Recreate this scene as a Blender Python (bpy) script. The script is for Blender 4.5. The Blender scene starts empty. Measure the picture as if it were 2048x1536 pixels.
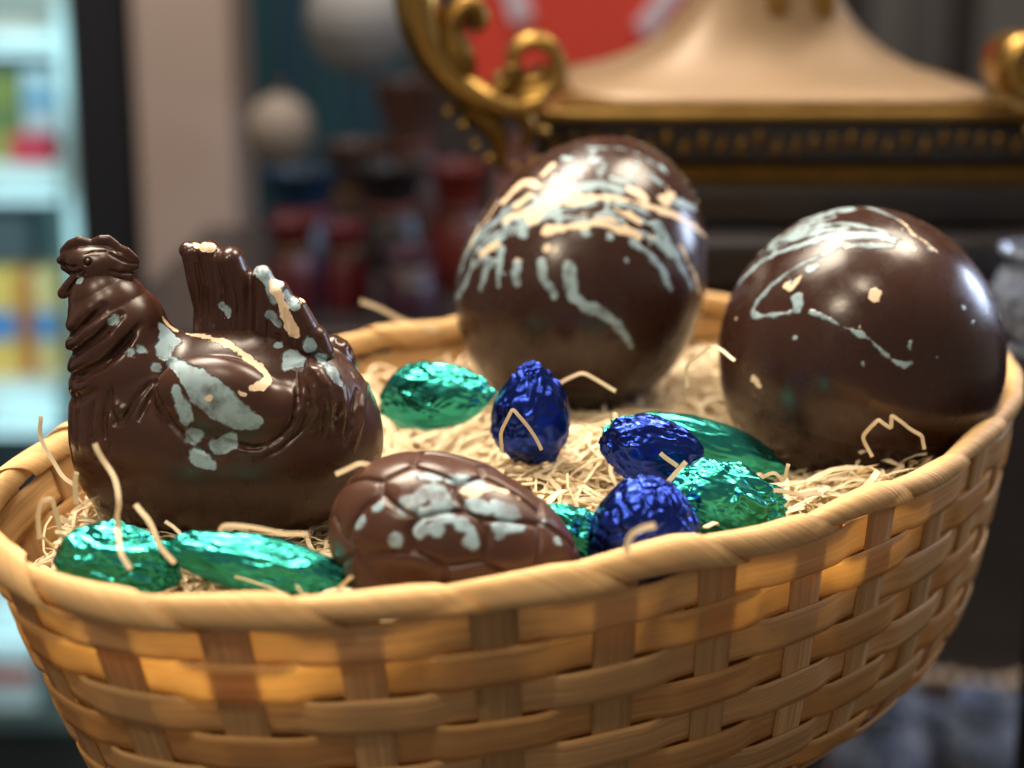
import bpy, bmesh, math, random
import numpy as np
from mathutils import Vector
from mathutils.bvhtree import BVHTree

random.seed(7)
rng = np.random.default_rng(7)
scene = bpy.context.scene
COL = scene.collection
R = math.radians

# ------------------------------------------------------------------ camera
FPX = 2960.0                      # focal length in photo pixels (2048 wide)
PITCH = R(12.0)
SHIFT = -0.0959
CAM = np.array([0.0, -0.54502, 0.30337])
FW = np.array([0, math.cos(PITCH), -math.sin(PITCH)])
UP = np.array([0, math.sin(PITCH), math.cos(PITCH)])
cd = bpy.data.cameras.new("camera")
cd.sensor_width = 36.0
cd.lens = FPX * 36.0 / 2048.0
cd.shift_y = SHIFT * FPX / 2048.0
cd.clip_start = 0.02
cd.clip_end = 60.0
cd.dof.use_dof = True
cd.dof.focus_distance = 0.545
cd.dof.aperture_fstop = 4.0
co = bpy.data.objects.new("camera", cd)
COL.objects.link(co)
co.location = CAM
co.rotation_euler = (R(90) - PITCH, 0, 0)
scene.camera = co

# ------------------------------------------------------------------ world, lamps, exposure
w = bpy.data.worlds.new("World")
scene.world = w
w.use_nodes = True
w.node_tree.nodes["Background"].inputs[0].default_value = (1.0, 0.86, 0.74, 1)
w.node_tree.nodes["Background"].inputs[1].default_value = 0.22
scene.view_settings.view_transform = 'Standard'
scene.view_settings.look = 'None'
scene.view_settings.exposure = 0.3
scene.view_settings.gamma = 1.0
scene.cycles.use_denoising = True
scene.cycles.max_bounces = 10
scene.cycles.transparent_max_bounces = 8
scene.cycles.sample_clamp_indirect = 6.0


def lamp(name, loc, target, power, size, color, shape='DISK', spread=180):
    d = bpy.data.lights.new(name, 'AREA')
    d.shape = shape
    d.size = size
    d.energy = power
    d.color = color
    d.spread = R(spread)
    o = bpy.data.objects.new(name, d)
    COL.objects.link(o)
    o.location = loc
    o.rotation_euler = (Vector(target) - Vector(loc)).to_track_quat('-Z', 'Y').to_euler()
    return o


WARM = (1.0, 0.85, 0.66)
lamp("ceiling_lamp_key", (-0.38, 0.42, 1.25), (0, -0.03, 0.1), 2.9, 0.62, WARM, spread=55)
lamp("ceiling_lamp_right", (0.55, 0.50, 1.15), (0.05, -0.02, 0.1), 1.7, 0.50, WARM, spread=55)
lamp("ceiling_spot_front", (-0.45, -0.60, 1.05), (0, 0.0, 0.1), 4.6, 0.07, (1.0, 0.84, 0.62))
lamp("ceiling_spot_near", (-0.05, -0.45, 1.40), (0, 0.0, 0.1), 4.6, 0.06, (1.0, 0.84, 0.62))
lamp("window_light_right", (1.3, 0.75, 0.45), (0.1, 0.05, 0.1), 8, 0.4, (0.62, 0.74, 1.0))
lamp("shop_ceiling_lamp", (-0.3, 1.3, 2.2), (0, 1.9, 0.2), 48, 0.6, (1.0, 0.88, 0.75))


# ------------------------------------------------------------------ helpers
def ray(u, v):
    return np.array([1.0, 0, 0]) * ((u - 1024) / FPX) + UP * (-(v - 768) / FPX + SHIFT) + FW


def PT(u, v, t):
    """point of the place seen at photo pixel (u, v), t metres along the view axis"""
    return CAM + ray(u, v) * t


def PZ(u, v, z):
    d = ray(u, v)
    return CAM + d * ((z - CAM[2]) / d[2])


def PY(u, v, y):
    d = ray(u, v)
    return CAM + d * ((y - CAM[1]) / d[1])


def nrm(v):
    v = np.asarray(v, float)
    return v / np.linalg.norm(v)


def hash3(i, j, k, seed):
    n = (i * 374761393 + j * 668265263 + k * 2147483647 + seed * 1274126177) & 0xFFFFFFFF
    n = ((n ^ (n >> 13)) * 1274126177) & 0xFFFFFFFF
    n = n ^ (n >> 16)
    return (n & 0xFFFF) / 32767.5 - 1.0


def vnoise(p, seed=0):
    p = np.asarray(p, float)
    f = np.floor(p)
    i = f.astype(np.int64)
    r = p - f
    r = r * r * (3 - 2 * r)
    out = 0
    for dx in (0, 1):
        wx = r[..., 0] if dx else 1 - r[..., 0]
        for dy in (0, 1):
            wy = r[..., 1] if dy else 1 - r[..., 1]
            for dz in (0, 1):
                wz = r[..., 2] if dz else 1 - r[..., 2]
                out = out + wx * wy * wz * hash3(i[..., 0] + dx, i[..., 1] + dy, i[..., 2] + dz, seed)
    return out


def mesh_obj(name, verts, faces, mat, parent=None, smooth=True, uv=None, attrs=None):
    me = bpy.data.meshes.new(name)
    verts = np.asarray(verts, float)
    me.from_pydata(verts.tolist(), [], faces if isinstance(faces, list) else faces.tolist())
    if smooth:
        me.polygons.foreach_set("use_smooth", [True] * len(me.polygons))
    if uv is not None:
        lay = me.uv_layers.new(name="UVMap")
        idx = np.empty(len(me.loops), dtype=np.int32)
        me.loops.foreach_get("vertex_index", idx)
        lay.data.foreach_set("uv", np.asarray(uv, float)[idx].ravel())
    for k, a in (attrs or {}).items():
        at = me.attributes.new(k, 'FLOAT', 'POINT')
        at.data.foreach_set("value", np.asarray(a, float))
    me.materials.append(mat)
    o = bpy.data.objects.new(name, me)
    COL.objects.link(o)
    if parent is not None:
        o.parent = parent
        o.matrix_parent_inverse = parent.matrix_world.inverted()
    me.update()
    return o


def bm_obj(name, bm, mat, parent=None, smooth=False):
    me = bpy.data.meshes.new(name)
    bmesh.ops.recalc_face_normals(bm, faces=bm.faces)
    bm.to_mesh(me)
    bm.free()
    if smooth:
        me.polygons.foreach_set("use_smooth", [True] * len(me.polygons))
    me.materials.append(mat)
    o = bpy.data.objects.new(name, me)
    COL.objects.link(o)
    if parent is not None:
        o.parent = parent
        o.matrix_parent_inverse = parent.matrix_world.inverted()
    return o


def thing(name, label, cat, loc, group=None):
    o = bpy.data.objects.new(name, None)
    o.empty_display_size = 0.02
    COL.objects.link(o)
    o.location = loc
    bpy.context.view_layer.update()
    tag(o, label, cat, group)
    return o


def tag(o, label, cat, group=None, kind=None):
    o["label"] = label
    o["category"] = cat
    if group:
        o["group"] = group
    if kind:
        o["kind"] = kind
    return o


def struct(o):
    o["kind"] = "structure"
    return o


def grid_faces(nu, nv, close_u=False, close_v=False):
    iu = np.arange(nu if close_u else nu - 1)
    iv = np.arange(nv if close_v else nv - 1)
    a, b = np.meshgrid(iu, iv, indexing='ij')
    a2 = (a + 1) % nu
    b2 = (b + 1) % nv
    return np.stack([a * nv + b, a2 * nv + b, a2 * nv + b2, a * nv + b2], -1).reshape(-1, 4)


def add_box(bm, lo, hi, bevel=0.0, seg=2):
    lo, hi = np.minimum(lo, hi), np.maximum(lo, hi)
    r = bmesh.ops.create_cube(bm, size=1.0)
    vs = r['verts']
    c = (lo + hi) / 2
    s = hi - lo
    for q in vs:
        q.co = Vector((q.co.x * s[0] + c[0], q.co.y * s[1] + c[1], q.co.z * s[2] + c[2]))
    if bevel > 0:
        es = list({e for q in vs for e in q.link_edges})
        bmesh.ops.bevel(bm, geom=es, offset=bevel, segments=seg, affect='EDGES', profile=0.5)


def smooth_path(pts, m=6, sharp=False):
    pts = np.asarray(pts, float)
    if sharp:
        out = []
        for a, b in zip(pts[:-1], pts[1:]):
            for k in range(m):
                out.append(a + (b - a) * k / m)
        out.append(pts[-1])
        return np.array(out)
    n = len(pts)
    P = np.vstack([2 * pts[0] - pts[1], pts, 2 * pts[-1] - pts[-2]])
    out = []
    for i in range(1, n):
        p0, p1, p2, p3 = P[i - 1:i + 3]
        for k in range(m):
            t = k / m
            out.append(0.5 * ((2 * p1) + (-p0 + p2) * t + (2 * p0 - 5 * p1 + 4 * p2 - p3) * t * t + (-p0 + 3 * p1 - 3 * p2 + p3) * t ** 3))
    out.append(pts[-1])
    return np.array(out)


# ------------------------------------------------------------------ materials
class NT:
    def __init__(self, name):
        self.m = bpy.data.materials.new(name)
        self.m.use_nodes = True
        self.t = self.m.node_tree
        self.n = self.t.nodes
        self.p = self.n["Principled BSDF"]
        self.out = self.n["Material Output"]

    def new(self, typ, **kw):
        n = self.n.new(typ)
        for k, v in kw.items():
            if k in n.inputs.keys() if isinstance(k, str) else False:
                n.inputs[k].default_value = v
            else:
                setattr(n, k, v)
        return n

    def link(self, a, b):
        self.t.links.new(a, b)

    def math(self, op, a, b=None, clamp=False):
        n = self.n.new('ShaderNodeMath')
        n.operation = op
        n.use_clamp = clamp
        for i, x in enumerate((a, b)):
            if x is None:
                continue
            if hasattr(x, 'links'):
                self.link(x, n.inputs[i])
            else:
                n.inputs[i].default_value = x
        return n.outputs[0]

    def mix(self, fac, a, b):
        n = self.n.new('ShaderNodeMix')
        n.data_type = 'RGBA'
        for s, x in ((n.inputs[0], fac), (n.inputs[6], a), (n.inputs[7], b)):
            if hasattr(x, 'links'):
                self.link(x, s)
            elif isinstance(x, (int, float)):
                s.default_value = x
            else:
                s.default_value = (*x, 1)
        return n.outputs[2]

    def noise(self, scale, detail=3, vec=None, rough=0.55):
        n = self.n.new('ShaderNodeTexNoise')
        n.inputs['Scale'].default_value = scale
        n.inputs['Detail'].default_value = detail
        n.inputs['Roughness'].default_value = rough
        if vec is not None:
            self.link(vec, n.inputs['Vector'])
        return n.outputs[0]

    def maprange(self, x, a, b, c=0.0, d=1.0):
        n = self.n.new('ShaderNodeMapRange')
        self.link(x, n.inputs[0])
        for i, q in enumerate((a, b, c, d)):
            n.inputs[i + 1].default_value = q
        return n.outputs[0]

    def bump(self, h, strength, dist, normal=None):
        n = self.n.new('ShaderNodeBump')
        n.inputs['Strength'].default_value = strength
        n.inputs['Distance'].default_value = dist
        self.link(h, n.inputs['Height'])
        if normal is not None:
            self.link(normal, n.inputs['Normal'])
        return n.outputs[0]

    def coord(self, which='Object'):
        n = self.n.new('ShaderNodeTexCoord')
        return n.outputs[which]


def mat_plain(name, color, rough=0.6, metal=0.0, var=0.25, scale=12.0, spec=0.5):
    k = NT(name)
    c = k.coord()
    f = k.noise(scale, 3, c)
    dark = tuple(x * (1 - var) for x in color)
    lite = tuple(min(1, x * (1 + var)) for x in color)
    k.link(k.mix(f, dark, lite), k.p.inputs['Base Color'])
    k.p.inputs['Roughness'].default_value = rough
    k.p.inputs['Metallic'].default_value = metal
    k.p.inputs['Specular IOR Level'].default_value = spec
    return k.m


def mat_chocolate(name, base=(0.030, 0.0118, 0.0080), rough=0.20, cream=(0.70, 0.54, 0.37), ice=(0.29, 0.41, 0.46)):
    k = NT(name)
    c = k.coord()
    n1 = k.noise(28, 4, c)
    n2 = k.noise(420, 3, c)
    n3 = k.noise(1500, 2, c)
    col = k.mix(k.maprange(n1, 0.3, 0.7), tuple(x * 0.86 for x in base), tuple(x * 1.18 for x in base))
    wob = k.math('ADD', k.math('MULTIPLY', k.math('SUBTRACT', k.noise(190, 3, c), 0.5), 4.6), k.math('MULTIPLY', k.math('SUBTRACT', n2, 0.5), 1.2))

    def mask(attr, lo=-0.12, hi=0.22):
        a = k.n.new('ShaderNodeAttribute')
        a.attribute_name = attr
        return k.maprange(k.math('ADD', a.outputs['Fac'], wob), lo, hi)
    mi = mask('ice', -0.25, 0.45)
    mc = mask('cream')
    # the pale splashes thin out here and there, so the chocolate shows through
    thin = k.maprange(k.noise(130, 4, c, 0.65), 0.34, 0.54, 0.30, 0.97)
    icec = k.mix(k.noise(120, 3, c), tuple(x * 0.68 for x in ice), tuple(x * 1.25 for x in ice))
    col = k.mix(k.math('MULTIPLY', mi, thin), col, icec)
    col = k.mix(mc, col, cream)
    k.link(col, k.p.inputs['Base Color'])
    paint = k.math('MAXIMUM', mi, mc)
    rr = k.maprange(k.noise(45, 6, c, 0.7), 0.3, 0.72, rough - 0.06, rough + 0.20)
    k.link(k.math('ADD', rr, k.math('MULTIPLY', paint, 0.10)), k.p.inputs['Roughness'])
    k.p.inputs['Specular IOR Level'].default_value = 0.38
    k.p.inputs['IOR'].default_value = 1.5
    h = k.math('ADD', k.math('MULTIPLY', paint, 0.9), k.math('MULTIPLY', n1, 0.55))
    h = k.math('ADD', h, k.math('MULTIPLY', n2, 0.05))
    k.link(k.bump(h, 0.55, 0.0009), k.p.inputs['Normal'])
    return k.m


def mat_foil(name, color, edge):
    k = NT(name)
    c = k.coord()
    v = k.n.new('ShaderNodeTexVoronoi')
    v.feature = 'F1'
    v.inputs['Scale'].default_value = 85
    nz = k.n.new('ShaderNodeTexNoise')
    nz.inputs['Scale'].default_value = 60
    k.link(c, nz.inputs['Vector'])
    mx = k.n.new('ShaderNodeMix')
    mx.data_type = 'VECTOR'
    mx.inputs[0].default_value = 0.02
    k.link(c, mx.inputs[4])
    k.link(nz.outputs['Color'], mx.inputs[5])
    k.link(mx.outputs[1], v.inputs['Vector'])
    n2 = k.noise(160, 2, c)
    k.link(k.mix(k.noise(40, 2, c), color, edge), k.p.inputs['Base Color'])
    k.p.inputs['Metallic'].default_value = 1.0
    k.p.inputs['Roughness'].default_value = 0.27
    h = k.math('ADD', v.outputs['Distance'], k.math('MULTIPLY', n2, 0.5))
    k.link(k.bump(h, 0.14, 0.0016), k.p.inputs['Normal'])
    return k.m


def mat_chip(name, color, trans, grain=1.0, tcol=None):
    """thin split-wood strip: fine grain along it, some light comes through"""
    k = NT(name)
    uv = k.n.new('ShaderNodeUVMap')
    mp = k.n.new('ShaderNodeMapping')
    mp.inputs['Scale'].default_value = (12, 620, 1)
    k.link(uv.outputs[0], mp.inputs[0])
    oi = k.n.new('ShaderNodeObjectInfo')
    ad = k.n.new('ShaderNodeVectorMath')
    ad.operation = 'ADD'
    k.link(mp.outputs[0], ad.inputs[0])
    cb = k.n.new('ShaderNodeCombineXYZ')
    k.link(k.math('MULTIPLY', oi.outputs['Random'], 50.0), cb.inputs[2])
    k.link(cb.outputs[0], ad.inputs[1])
    g = k.noise(1.0, 4, ad.outputs[0], 0.6)
    mp2 = k.n.new('ShaderNodeMapping')
    mp2.inputs['Scale'].default_value = (22, 90, 1)
    k.link(uv.outputs[0], mp2.inputs[0])
    g2 = k.noise(1.0, 3, mp2.outputs[0])
    dk = tuple(x * (1 - 0.46 * grain) for x in color)
    lt = tuple(min(1, x * (1 + 0.22 * grain)) for x in color)
    col = k.mix(k.maprange(g, 0.25, 0.75), dk, lt)
    col = k.mix(k.maprange(g2, 0.35, 0.75, 0, 0.45), col, tuple(x * y for x, y in zip(color, (0.85, 0.72, 0.6))))
    hv = k.n.new('ShaderNodeHueSaturation')
    k.link(col, hv.inputs['Color'])
    k.link(k.maprange(oi.outputs['Random'], 0, 1, 0.78, 1.14), hv.inputs['Value'])
    k.link(hv.outputs[0], k.p.inputs['Base Color'])
    k.p.inputs['Roughness'].default_value = 0.5
    k.p.inputs['Specular IOR Level'].default_value = 0.25
    bn = k.bump(g, 0.6, 0.0007)
    k.link(bn, k.p.inputs['Normal'])
    tr = k.n.new('ShaderNodeBsdfTranslucent')
    tr.inputs[0].default_value = (*(tcol or (0.95, 0.62, 0.24)), 1)
    ms = k.n.new('ShaderNodeMixShader')
    ms.inputs[0].default_value = trans
    k.link(k.p.outputs[0], ms.inputs[1])
    k.link(tr.outputs[0], ms.inputs[2])
    k.link(ms.outputs[0], k.out.inputs[0])
    return k.m


M = {}
M['choc'] = mat_chocolate("dark_chocolate")
M['choc_milk'] = mat_chocolate("milk_chocolate", base=(0.056, 0.022, 0.0130), rough=0.27, ice=(0.30, 0.43, 0.50))
M['choc_hen'] = mat_chocolate("hen_chocolate", base=(0.042, 0.0160, 0.0100), rough=0.24)
M['foil_green'] = mat_foil("green_foil", (0.022, 0.30, 0.255), (0.05, 0.42, 0.36))
M['foil_blue'] = mat_foil("blue_foil", (0.010, 0.024, 0.20), (0.03, 0.06, 0.36))
M['chip_sheer'] = mat_chip("sheer_wood_chip", (0.76, 0.50, 0.23), 0.56, 1.0, (0.95, 0.68, 0.30))  # paler and more translucent so these rows glow, though no thinner
M['chip_dense'] = mat_chip("dense_wood_chip", (0.72, 0.47, 0.225), 0.36, 1.0, (0.95, 0.68, 0.30))  # darker, less translucent copy of the same strip for the dimmer rows
M['chip_stake'] = mat_chip("stake_wood_chip", (0.66, 0.42, 0.195), 0.30)
M['chip_rim'] = mat_chip("rim_wood_chip", (0.72, 0.47, 0.22), 0.12, 0.8)
M['straw'] = mat_chip("wood_wool", (0.90, 0.78, 0.56), 0.28, 0.4, (0.95, 0.82, 0.58))
M['gold'] = mat_plain("aged_gold", (0.37, 0.225, 0.065), 0.34, 1.0, 0.35, 30)
M['gold_dark'] = mat_plain("dark_aged_gold", (0.20, 0.115, 0.03), 0.42, 1.0, 0.5, 40)
M['gold_satin'] = mat_plain("satin_gold_paint", (0.27, 0.175, 0.095), 0.5, 0.15, 0.12, 8)
M['black'] = mat_plain("black_lacquer", (0.012, 0.011, 0.012), 0.3, 0, 0.5, 60)
M['counter'] = mat_plain("dark_counter", (0.020, 0.018, 0.020), 0.28, 0, 0.5, 20)
M['cloth_dark'] = mat_plain("black_cloth", (0.012, 0.010, 0.010), 0.9, 0, 0.4, 80)

# ------------------------------------------------------------------ setting behind: floor and back wall
FLOOR_Z = -1.5
struct(mesh_obj("floor", [(-6, -2, FLOOR_Z), (6, -2, FLOOR_Z), (6, 5, FLOOR_Z), (-6, 5, FLOOR_Z)], [[0, 1, 2, 3]],
                mat_plain("dark_floor", (0.035, 0.030, 0.028), 0.5, 0, 0.3, 4), smooth=False))
struct(mesh_obj("back_wall", [(-6, 3.6, FLOOR_Z), (6, 3.6, FLOOR_Z), (6, 3.6, 3), (-6, 3.6, 3)], [[0, 1, 2, 3]],
                mat_plain("brown_wall", (0.035, 0.028, 0.030), 0.7, 0, 0.3, 3), smooth=False))

# ------------------------------------------------------------------ basket
BC = np.array([0.0236, 0.0600])
BA, BB = 0.2450, 0.1445
E1 = nrm([0.797, 0.604])
E2 = np.array([-E1[1], E1[0]])
RIM_Z = 0.0955
tt = np.linspace(0, 2 * np.pi, 4001)
ex = BA * np.cos(tt)
ey = BB * np.sin(tt)
arc = np.concatenate([[0], np.cumsum(np.hypot(np.diff(ex), np.diff(ey)))])
PERIM = arc[-1]


def ell(s, off=0.0):
    """plan point at arc length s along the rim oval, moved inwards by off"""
    s = np.asarray(s, float) % PERIM
    t = np.interp(s, arc, tt)
    nx, ny = BB * np.cos(t), BA * np.sin(t)
    ln = np.hypot(nx, ny)
    # moving in by off: blend of normal offset and scaling keeps the ends round
    x = BA * np.cos(t) - off * nx / ln
    y = BB * np.sin(t) - off * ny / ln
    P = BC + x[..., None] * E1 + y[..., None] * E2
    N = (nx / ln)[..., None] * E1 + (ny / ln)[..., None] * E2
    return P, N


BASE_Z = -0.040
prof = np.array([(0.0, 0.099), (0.002, 0.090), (0.0055, 0.072), (0.0095, 0.055), (0.0135, 0.038), (0.0175, 0.022),
                 (0.0220, 0.006), (0.0280, -0.010), (0.0370, -0.024), (0.0490, -0.034), (0.064, -0.0385), (0.085, -0.039)])
LEAN = 0.115     # the base sits a little towards the right end
pd = np.concatenate([[0], np.cumsum(np.hypot(np.diff(prof[:, 0]), np.diff(prof[:, 1])))])


def profile(q):
    """inward offset, height and outward-normal of the basket wall q metres down from the rim"""
    def f(x):
        acc_o = 0
        acc_z = 0
        for dx, wt in ((-0.006, 1), (-0.003, 2), (0, 3), (0.003, 2), (0.006, 1)):
            acc_o = acc_o + wt * np.interp(x + dx, pd, prof[:, 0])
            acc_z = acc_z + wt * np.interp(x + dx, pd, prof[:, 1])
        return acc_o / 9, acc_z / 9
    q = np.asarray(q, float)
    o, z = f(q)
    o2, z2 = f(q + 0.001)
    do, dz = (o2 - o), (z2 - z)
    ln = np.hypot(do, dz)
    # tangent points down and in; outward normal
    return o, z, -dz / ln, -do / ln   # nr (radial out), nz


def wall(s, q, out):
    """3D point on the wall"""
    o, z, nr, nz = profile(q)
    P, N = ell(s, o)
    X = P + N * (out * nr)[..., None] + (0.099 - z)[..., None] * LEAN * np.array([0.9, 0.2])
    return np.concatenate([X, (z + out * nz)[..., None]], -1)


NST = 30
SP = PERIM / NST
S0 = 0.012
basket = thing("chip_basket", "oval woven wood chip basket filled with straw and chocolates", "basket", (BC[0], BC[1], BASE_Z))


def weaver(row):
    n = 30 * 16
    s = np.linspace(0, PERIM, n, endpoint=False)
    ph = (s - S0) / SP
    wv = np.cos(np.pi * ph) * (1 if row % 2 == 0 else -1)
    out0 = np.tanh(3.0 * wv) / np.tanh(3.0) * 0.00105
    thick = row % 2 == 0  # picks the dimmer, less translucent rows; all strips are equally thick
    half = 0.00725 if thick else 0.0073
    q0 = 0.0125 + row * 0.0147
    wob = 0.0007 * vnoise(np.stack([np.cos(2 * np.pi * s / PERIM) * 4, np.sin(2 * np.pi * s / PERIM) * 4, s * 0 + row * 3.7], -1), 3)
    wid = 1 + 0.07 * vnoise(np.stack([np.cos(2 * np.pi * s / PERIM) * 6, np.sin(2 * np.pi * s / PERIM) * 6, s * 0 + row * 1.7], -1), 5)
    th = 0.00045
    ks = np.array([-1.0, -0.6, 0.0, 0.6, 1.0])
    bow = -0.00012 * ks ** 2
    rows = []
    uvs = []
    for side in (1, -1):
        for k, b in (zip(ks, bow) if side == 1 else zip(ks[::-1], bow[::-1])):
            rows.append(wall(s, q0 + wob + k * half * wid, out0 + b + side * th))
            uvs.append(np.stack([s, np.full_like(s, k * half + row * 0.05)], -1))
    V = np.stack(rows, 1).reshape(-1, 3)
    UV = np.stack(uvs, 1).reshape(-1, 2)
    mesh_obj("weaver", V, grid_faces(n, 10, True, True), M['chip_dense'] if thick else M['chip_sheer'], basket, uv=UV)


for r in range(11):
    weaver(r)


def stake(i):
    sc_ = S0 + i * SP + random.uniform(-0.0015, 0.0015)
    n = 54
    q = np.linspace(-0.002, 0.168, n)
    lean = random.uniform(-0.002, 0.002)
    half = 0.0079 + random.uniform(-0.0006, 0.0006)
    th = 0.0004
    rows = []
    uvs = []
    for side in (1, -1):
        ks = (-1, -0.4, 0.4, 1) if side == 1 else (1, 0.4, -0.4, -1)
        for k in ks:
            # narrower towards the base, where the stakes crowd together
            hw = half * np.interp(q, [0, 0.10, 0.17], [1.0, 0.9, 0.60])
            rows.append(wall(sc_ + lean * q / 0.1 + k * hw, q, np.full(n, side * th)))
            uvs.append(np.stack([q + i * 0.37, np.full(n, k * half)], -1))
    V = np.stack(rows, 1).reshape(-1, 3)
    UV = np.stack(uvs, 1).reshape(-1, 2)
    mesh_obj("stake", V, grid_faces(n, 8, False, True), M['chip_stake'], basket, uv=UV)


for i in range(NST):
    stake(i)

# rim: an oval core wound with one broad strip
TURNS = 27
PITCHR = PERIM / TURNS


def rim_binding():
    nphi, nw = TURNS * 36, 11
    phi = np.linspace(0, TURNS * 2 * np.pi, nphi)
    W = PITCHR * 1.22
    rows = []
    uvs = []
    for j in range(nw):
        wj = (j / (nw - 1))
        s = PITCHR * phi / (2 * np.pi) + wj * W
        P, N = ell(s)
        # each turn starts tucked under the one before, swells, and its free edge stands off
        lift = 0.0024 * wj + 0.0003 * math.sin(math.pi * wj) - 0.0006 * (wj > 0.99)
        lob = 0.0007 * vnoise(np.stack([phi * 0.23, phi * 0 + 2, phi * 0 + wj * 0.5], -1), 9)
        flat = 1 - 0.10 * np.cos(2 * phi + 2.2 * vnoise(np.stack([phi * 0.12, phi * 0, phi * 0 + 7], -1), 12))
        rr = (0.0028 + lift + lob) * flat
        rz = (0.0040 + lift + lob) * flat
        sag = 0.0022 * vnoise(np.stack([s * 22, s * 0, s * 0 + 4], -1), 11)
        X = P + N * (np.cos(phi) * rr - 0.001)[:, None]
        rows.append(np.concatenate([X, (RIM_Z + 0.004 + sag - np.sin(phi) * rz)[:, None]], -1))
        uvs.append(np.stack([phi * 0.007, np.full(nphi, wj * W)], -1))
    V = np.stack(rows, 1).reshape(-1, 3)
    UV = np.stack(uvs, 1).reshape(-1, 2)
    mesh_obj("rim_binding", V, grid_faces(nphi, nw), M['chip_rim'], basket, uv=UV)
    n = 300
    s = np.linspace(0, PERIM, n, endpoint=False)
    P, N = ell(s)
    rows = []
    for k in range(10):
        a = 2 * np.pi * k / 10
        rows.append(np.concatenate([P + N * (0.0026 * math.cos(a) - 0.001), np.full((n, 1), RIM_Z + 0.004 + 0.0036 * math.sin(a))], -1))
    V = np.stack(rows, 1).reshape(-1, 3)
    UV = np.stack([np.repeat(s, 10), np.tile(np.arange(10) * 0.003, n)], -1)
    mesh_obj("rim_core", V, grid_faces(n, 10, True, True), M['chip_rim'], basket, uv=UV)


rim_binding()
n = 120
s = np.linspace(0, PERIM, n, endpoint=False)
P, N = ell(s, 0.058)
P = P + (0.099 - BASE_Z) * LEAN * np.array([0.9, 0.2])
V = np.concatenate([np.c_[P, np.full(n, BASE_Z + 0.0042)], np.c_[P, np.full(n, BASE_Z + 0.0032)]])
F = [list(range(n)), list(range(2 * n - 1, n - 1, -1))] + [[i, n + i, n + (i + 1) % n, (i + 1) % n] for i in range(n)]
mesh_obj("base_panel", V, F, M['chip_stake'], basket, smooth=False, uv=np.c_[V[:, 0], V[:, 1]])


# ------------------------------------------------------------------ drizzle painted on chocolate
def hits(bvh, strokes, f=lambda u, v: (u, v), sc=1.0):
    """photo strokes [(u, v, radius px), ...] laid on the surface as 3D lines with a radius"""
    res = []
    for st in strokes:
        if isinstance(st, tuple):
            st = [st]
        pts = []
        # densify
        dense = []
        dense = smooth_path(st, 5).tolist() if len(st) > 1 else [list(st[0])]
        for (u, v, r) in dense:
            uu, vv = f(u, v)
            d = ray(uu, vv)
            h = bvh.ray_cast(Vector(CAM), Vector(d).normalized())
            if h[0] is not None:
                t = (np.array(h[0]) - CAM) @ FW
                pts.append((np.array(h[0]), r * sc * t / FPX * 1.15 + 0.00015))
        if pts:
            res.append(pts)
    return res


def paint_attr(V, lines):
    """radius minus distance in millimetres, largest over all strokes"""
    best = np.full(len(V), -20.0)
    for pts in lines:
        segs = list(zip(pts[:-1], pts[1:])) or [(pts[0], pts[0])]
        for (a, ra), (b, rb) in segs:
            if np.linalg.norm(b - a) > 0.03:
                continue
            mg = max(ra, rb) + 0.006
            near = np.nonzero(np.all((V > np.minimum(a, b) - mg) & (V < np.maximum(a, b) + mg), axis=1))[0]
            if not len(near):
                continue
            W_ = V[near]
            ab = b - a
            L2 = ab @ ab
            k = np.clip(((W_ - a) @ ab) / L2, 0, 1) if L2 > 1e-12 else np.zeros(len(W_))
            d = np.linalg.norm(W_ - (a + k[:, None] * ab), axis=1)
            best[near] = np.maximum(best[near], (ra + (rb - ra) * k - d) * 1000)
    return np.maximum(best, -7.0)


def splatter(V, c, n, rmin, rmax, seed, up=0.2):
    """little droplets flung over the upper side"""
    g = np.random.default_rng(seed)
    d = g.normal(size=(n, 3))
    d[:, 2] = np.abs(d[:, 2]) + up
    best = np.full(len(V), -20.0)
    dv = V - c
    dn = dv / np.linalg.norm(dv, axis=1)[:, None]
    for q in d:
        q = q / np.linalg.norm(q)
        i = np.argmax(dn @ q)
        r = g.uniform(rmin, rmax)
        best = np.maximum(best, (r - np.linalg.norm(V - V[i], axis=1)) * 1000)
    return best


# ------------------------------------------------------------------ large chocolate eggs
AVOID = []      # ellipsoids the straw must keep out of: centre, 3x3 inverse-scale matrix


def egg_surface(c, e1, n, L, Rr, k, th, nph, kn=1.0):
    e1 = nrm(e1)
    n = np.asarray(n, float)
    n = nrm(n - e1 * (n @ e1))
    e2 = np.cross(n, e1)
    ph = np.linspace(0, 2 * np.pi, nph, endpoint=False)
    T, Pq = np.meshgrid(th, ph, indexing='ij')
    d1 = np.sin(T) * np.cos(Pq)
    d2 = np.sin(T) * np.sin(Pq)
    d3 = np.cos(T)
    rad = Rr * (1 - k * d1)
    X = c + (L * d1)[..., None] * e1 + (rad * d2)[..., None] * e2 + (rad * kn * d3)[..., None] * n
    return X.reshape(-1, 3), len(th), nph


def avoid(c, axes, radii):
    A = np.array([nrm(a) for a in axes])
    AVOID.append((np.array(c), A / np.array(radii)[:, None]))


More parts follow.
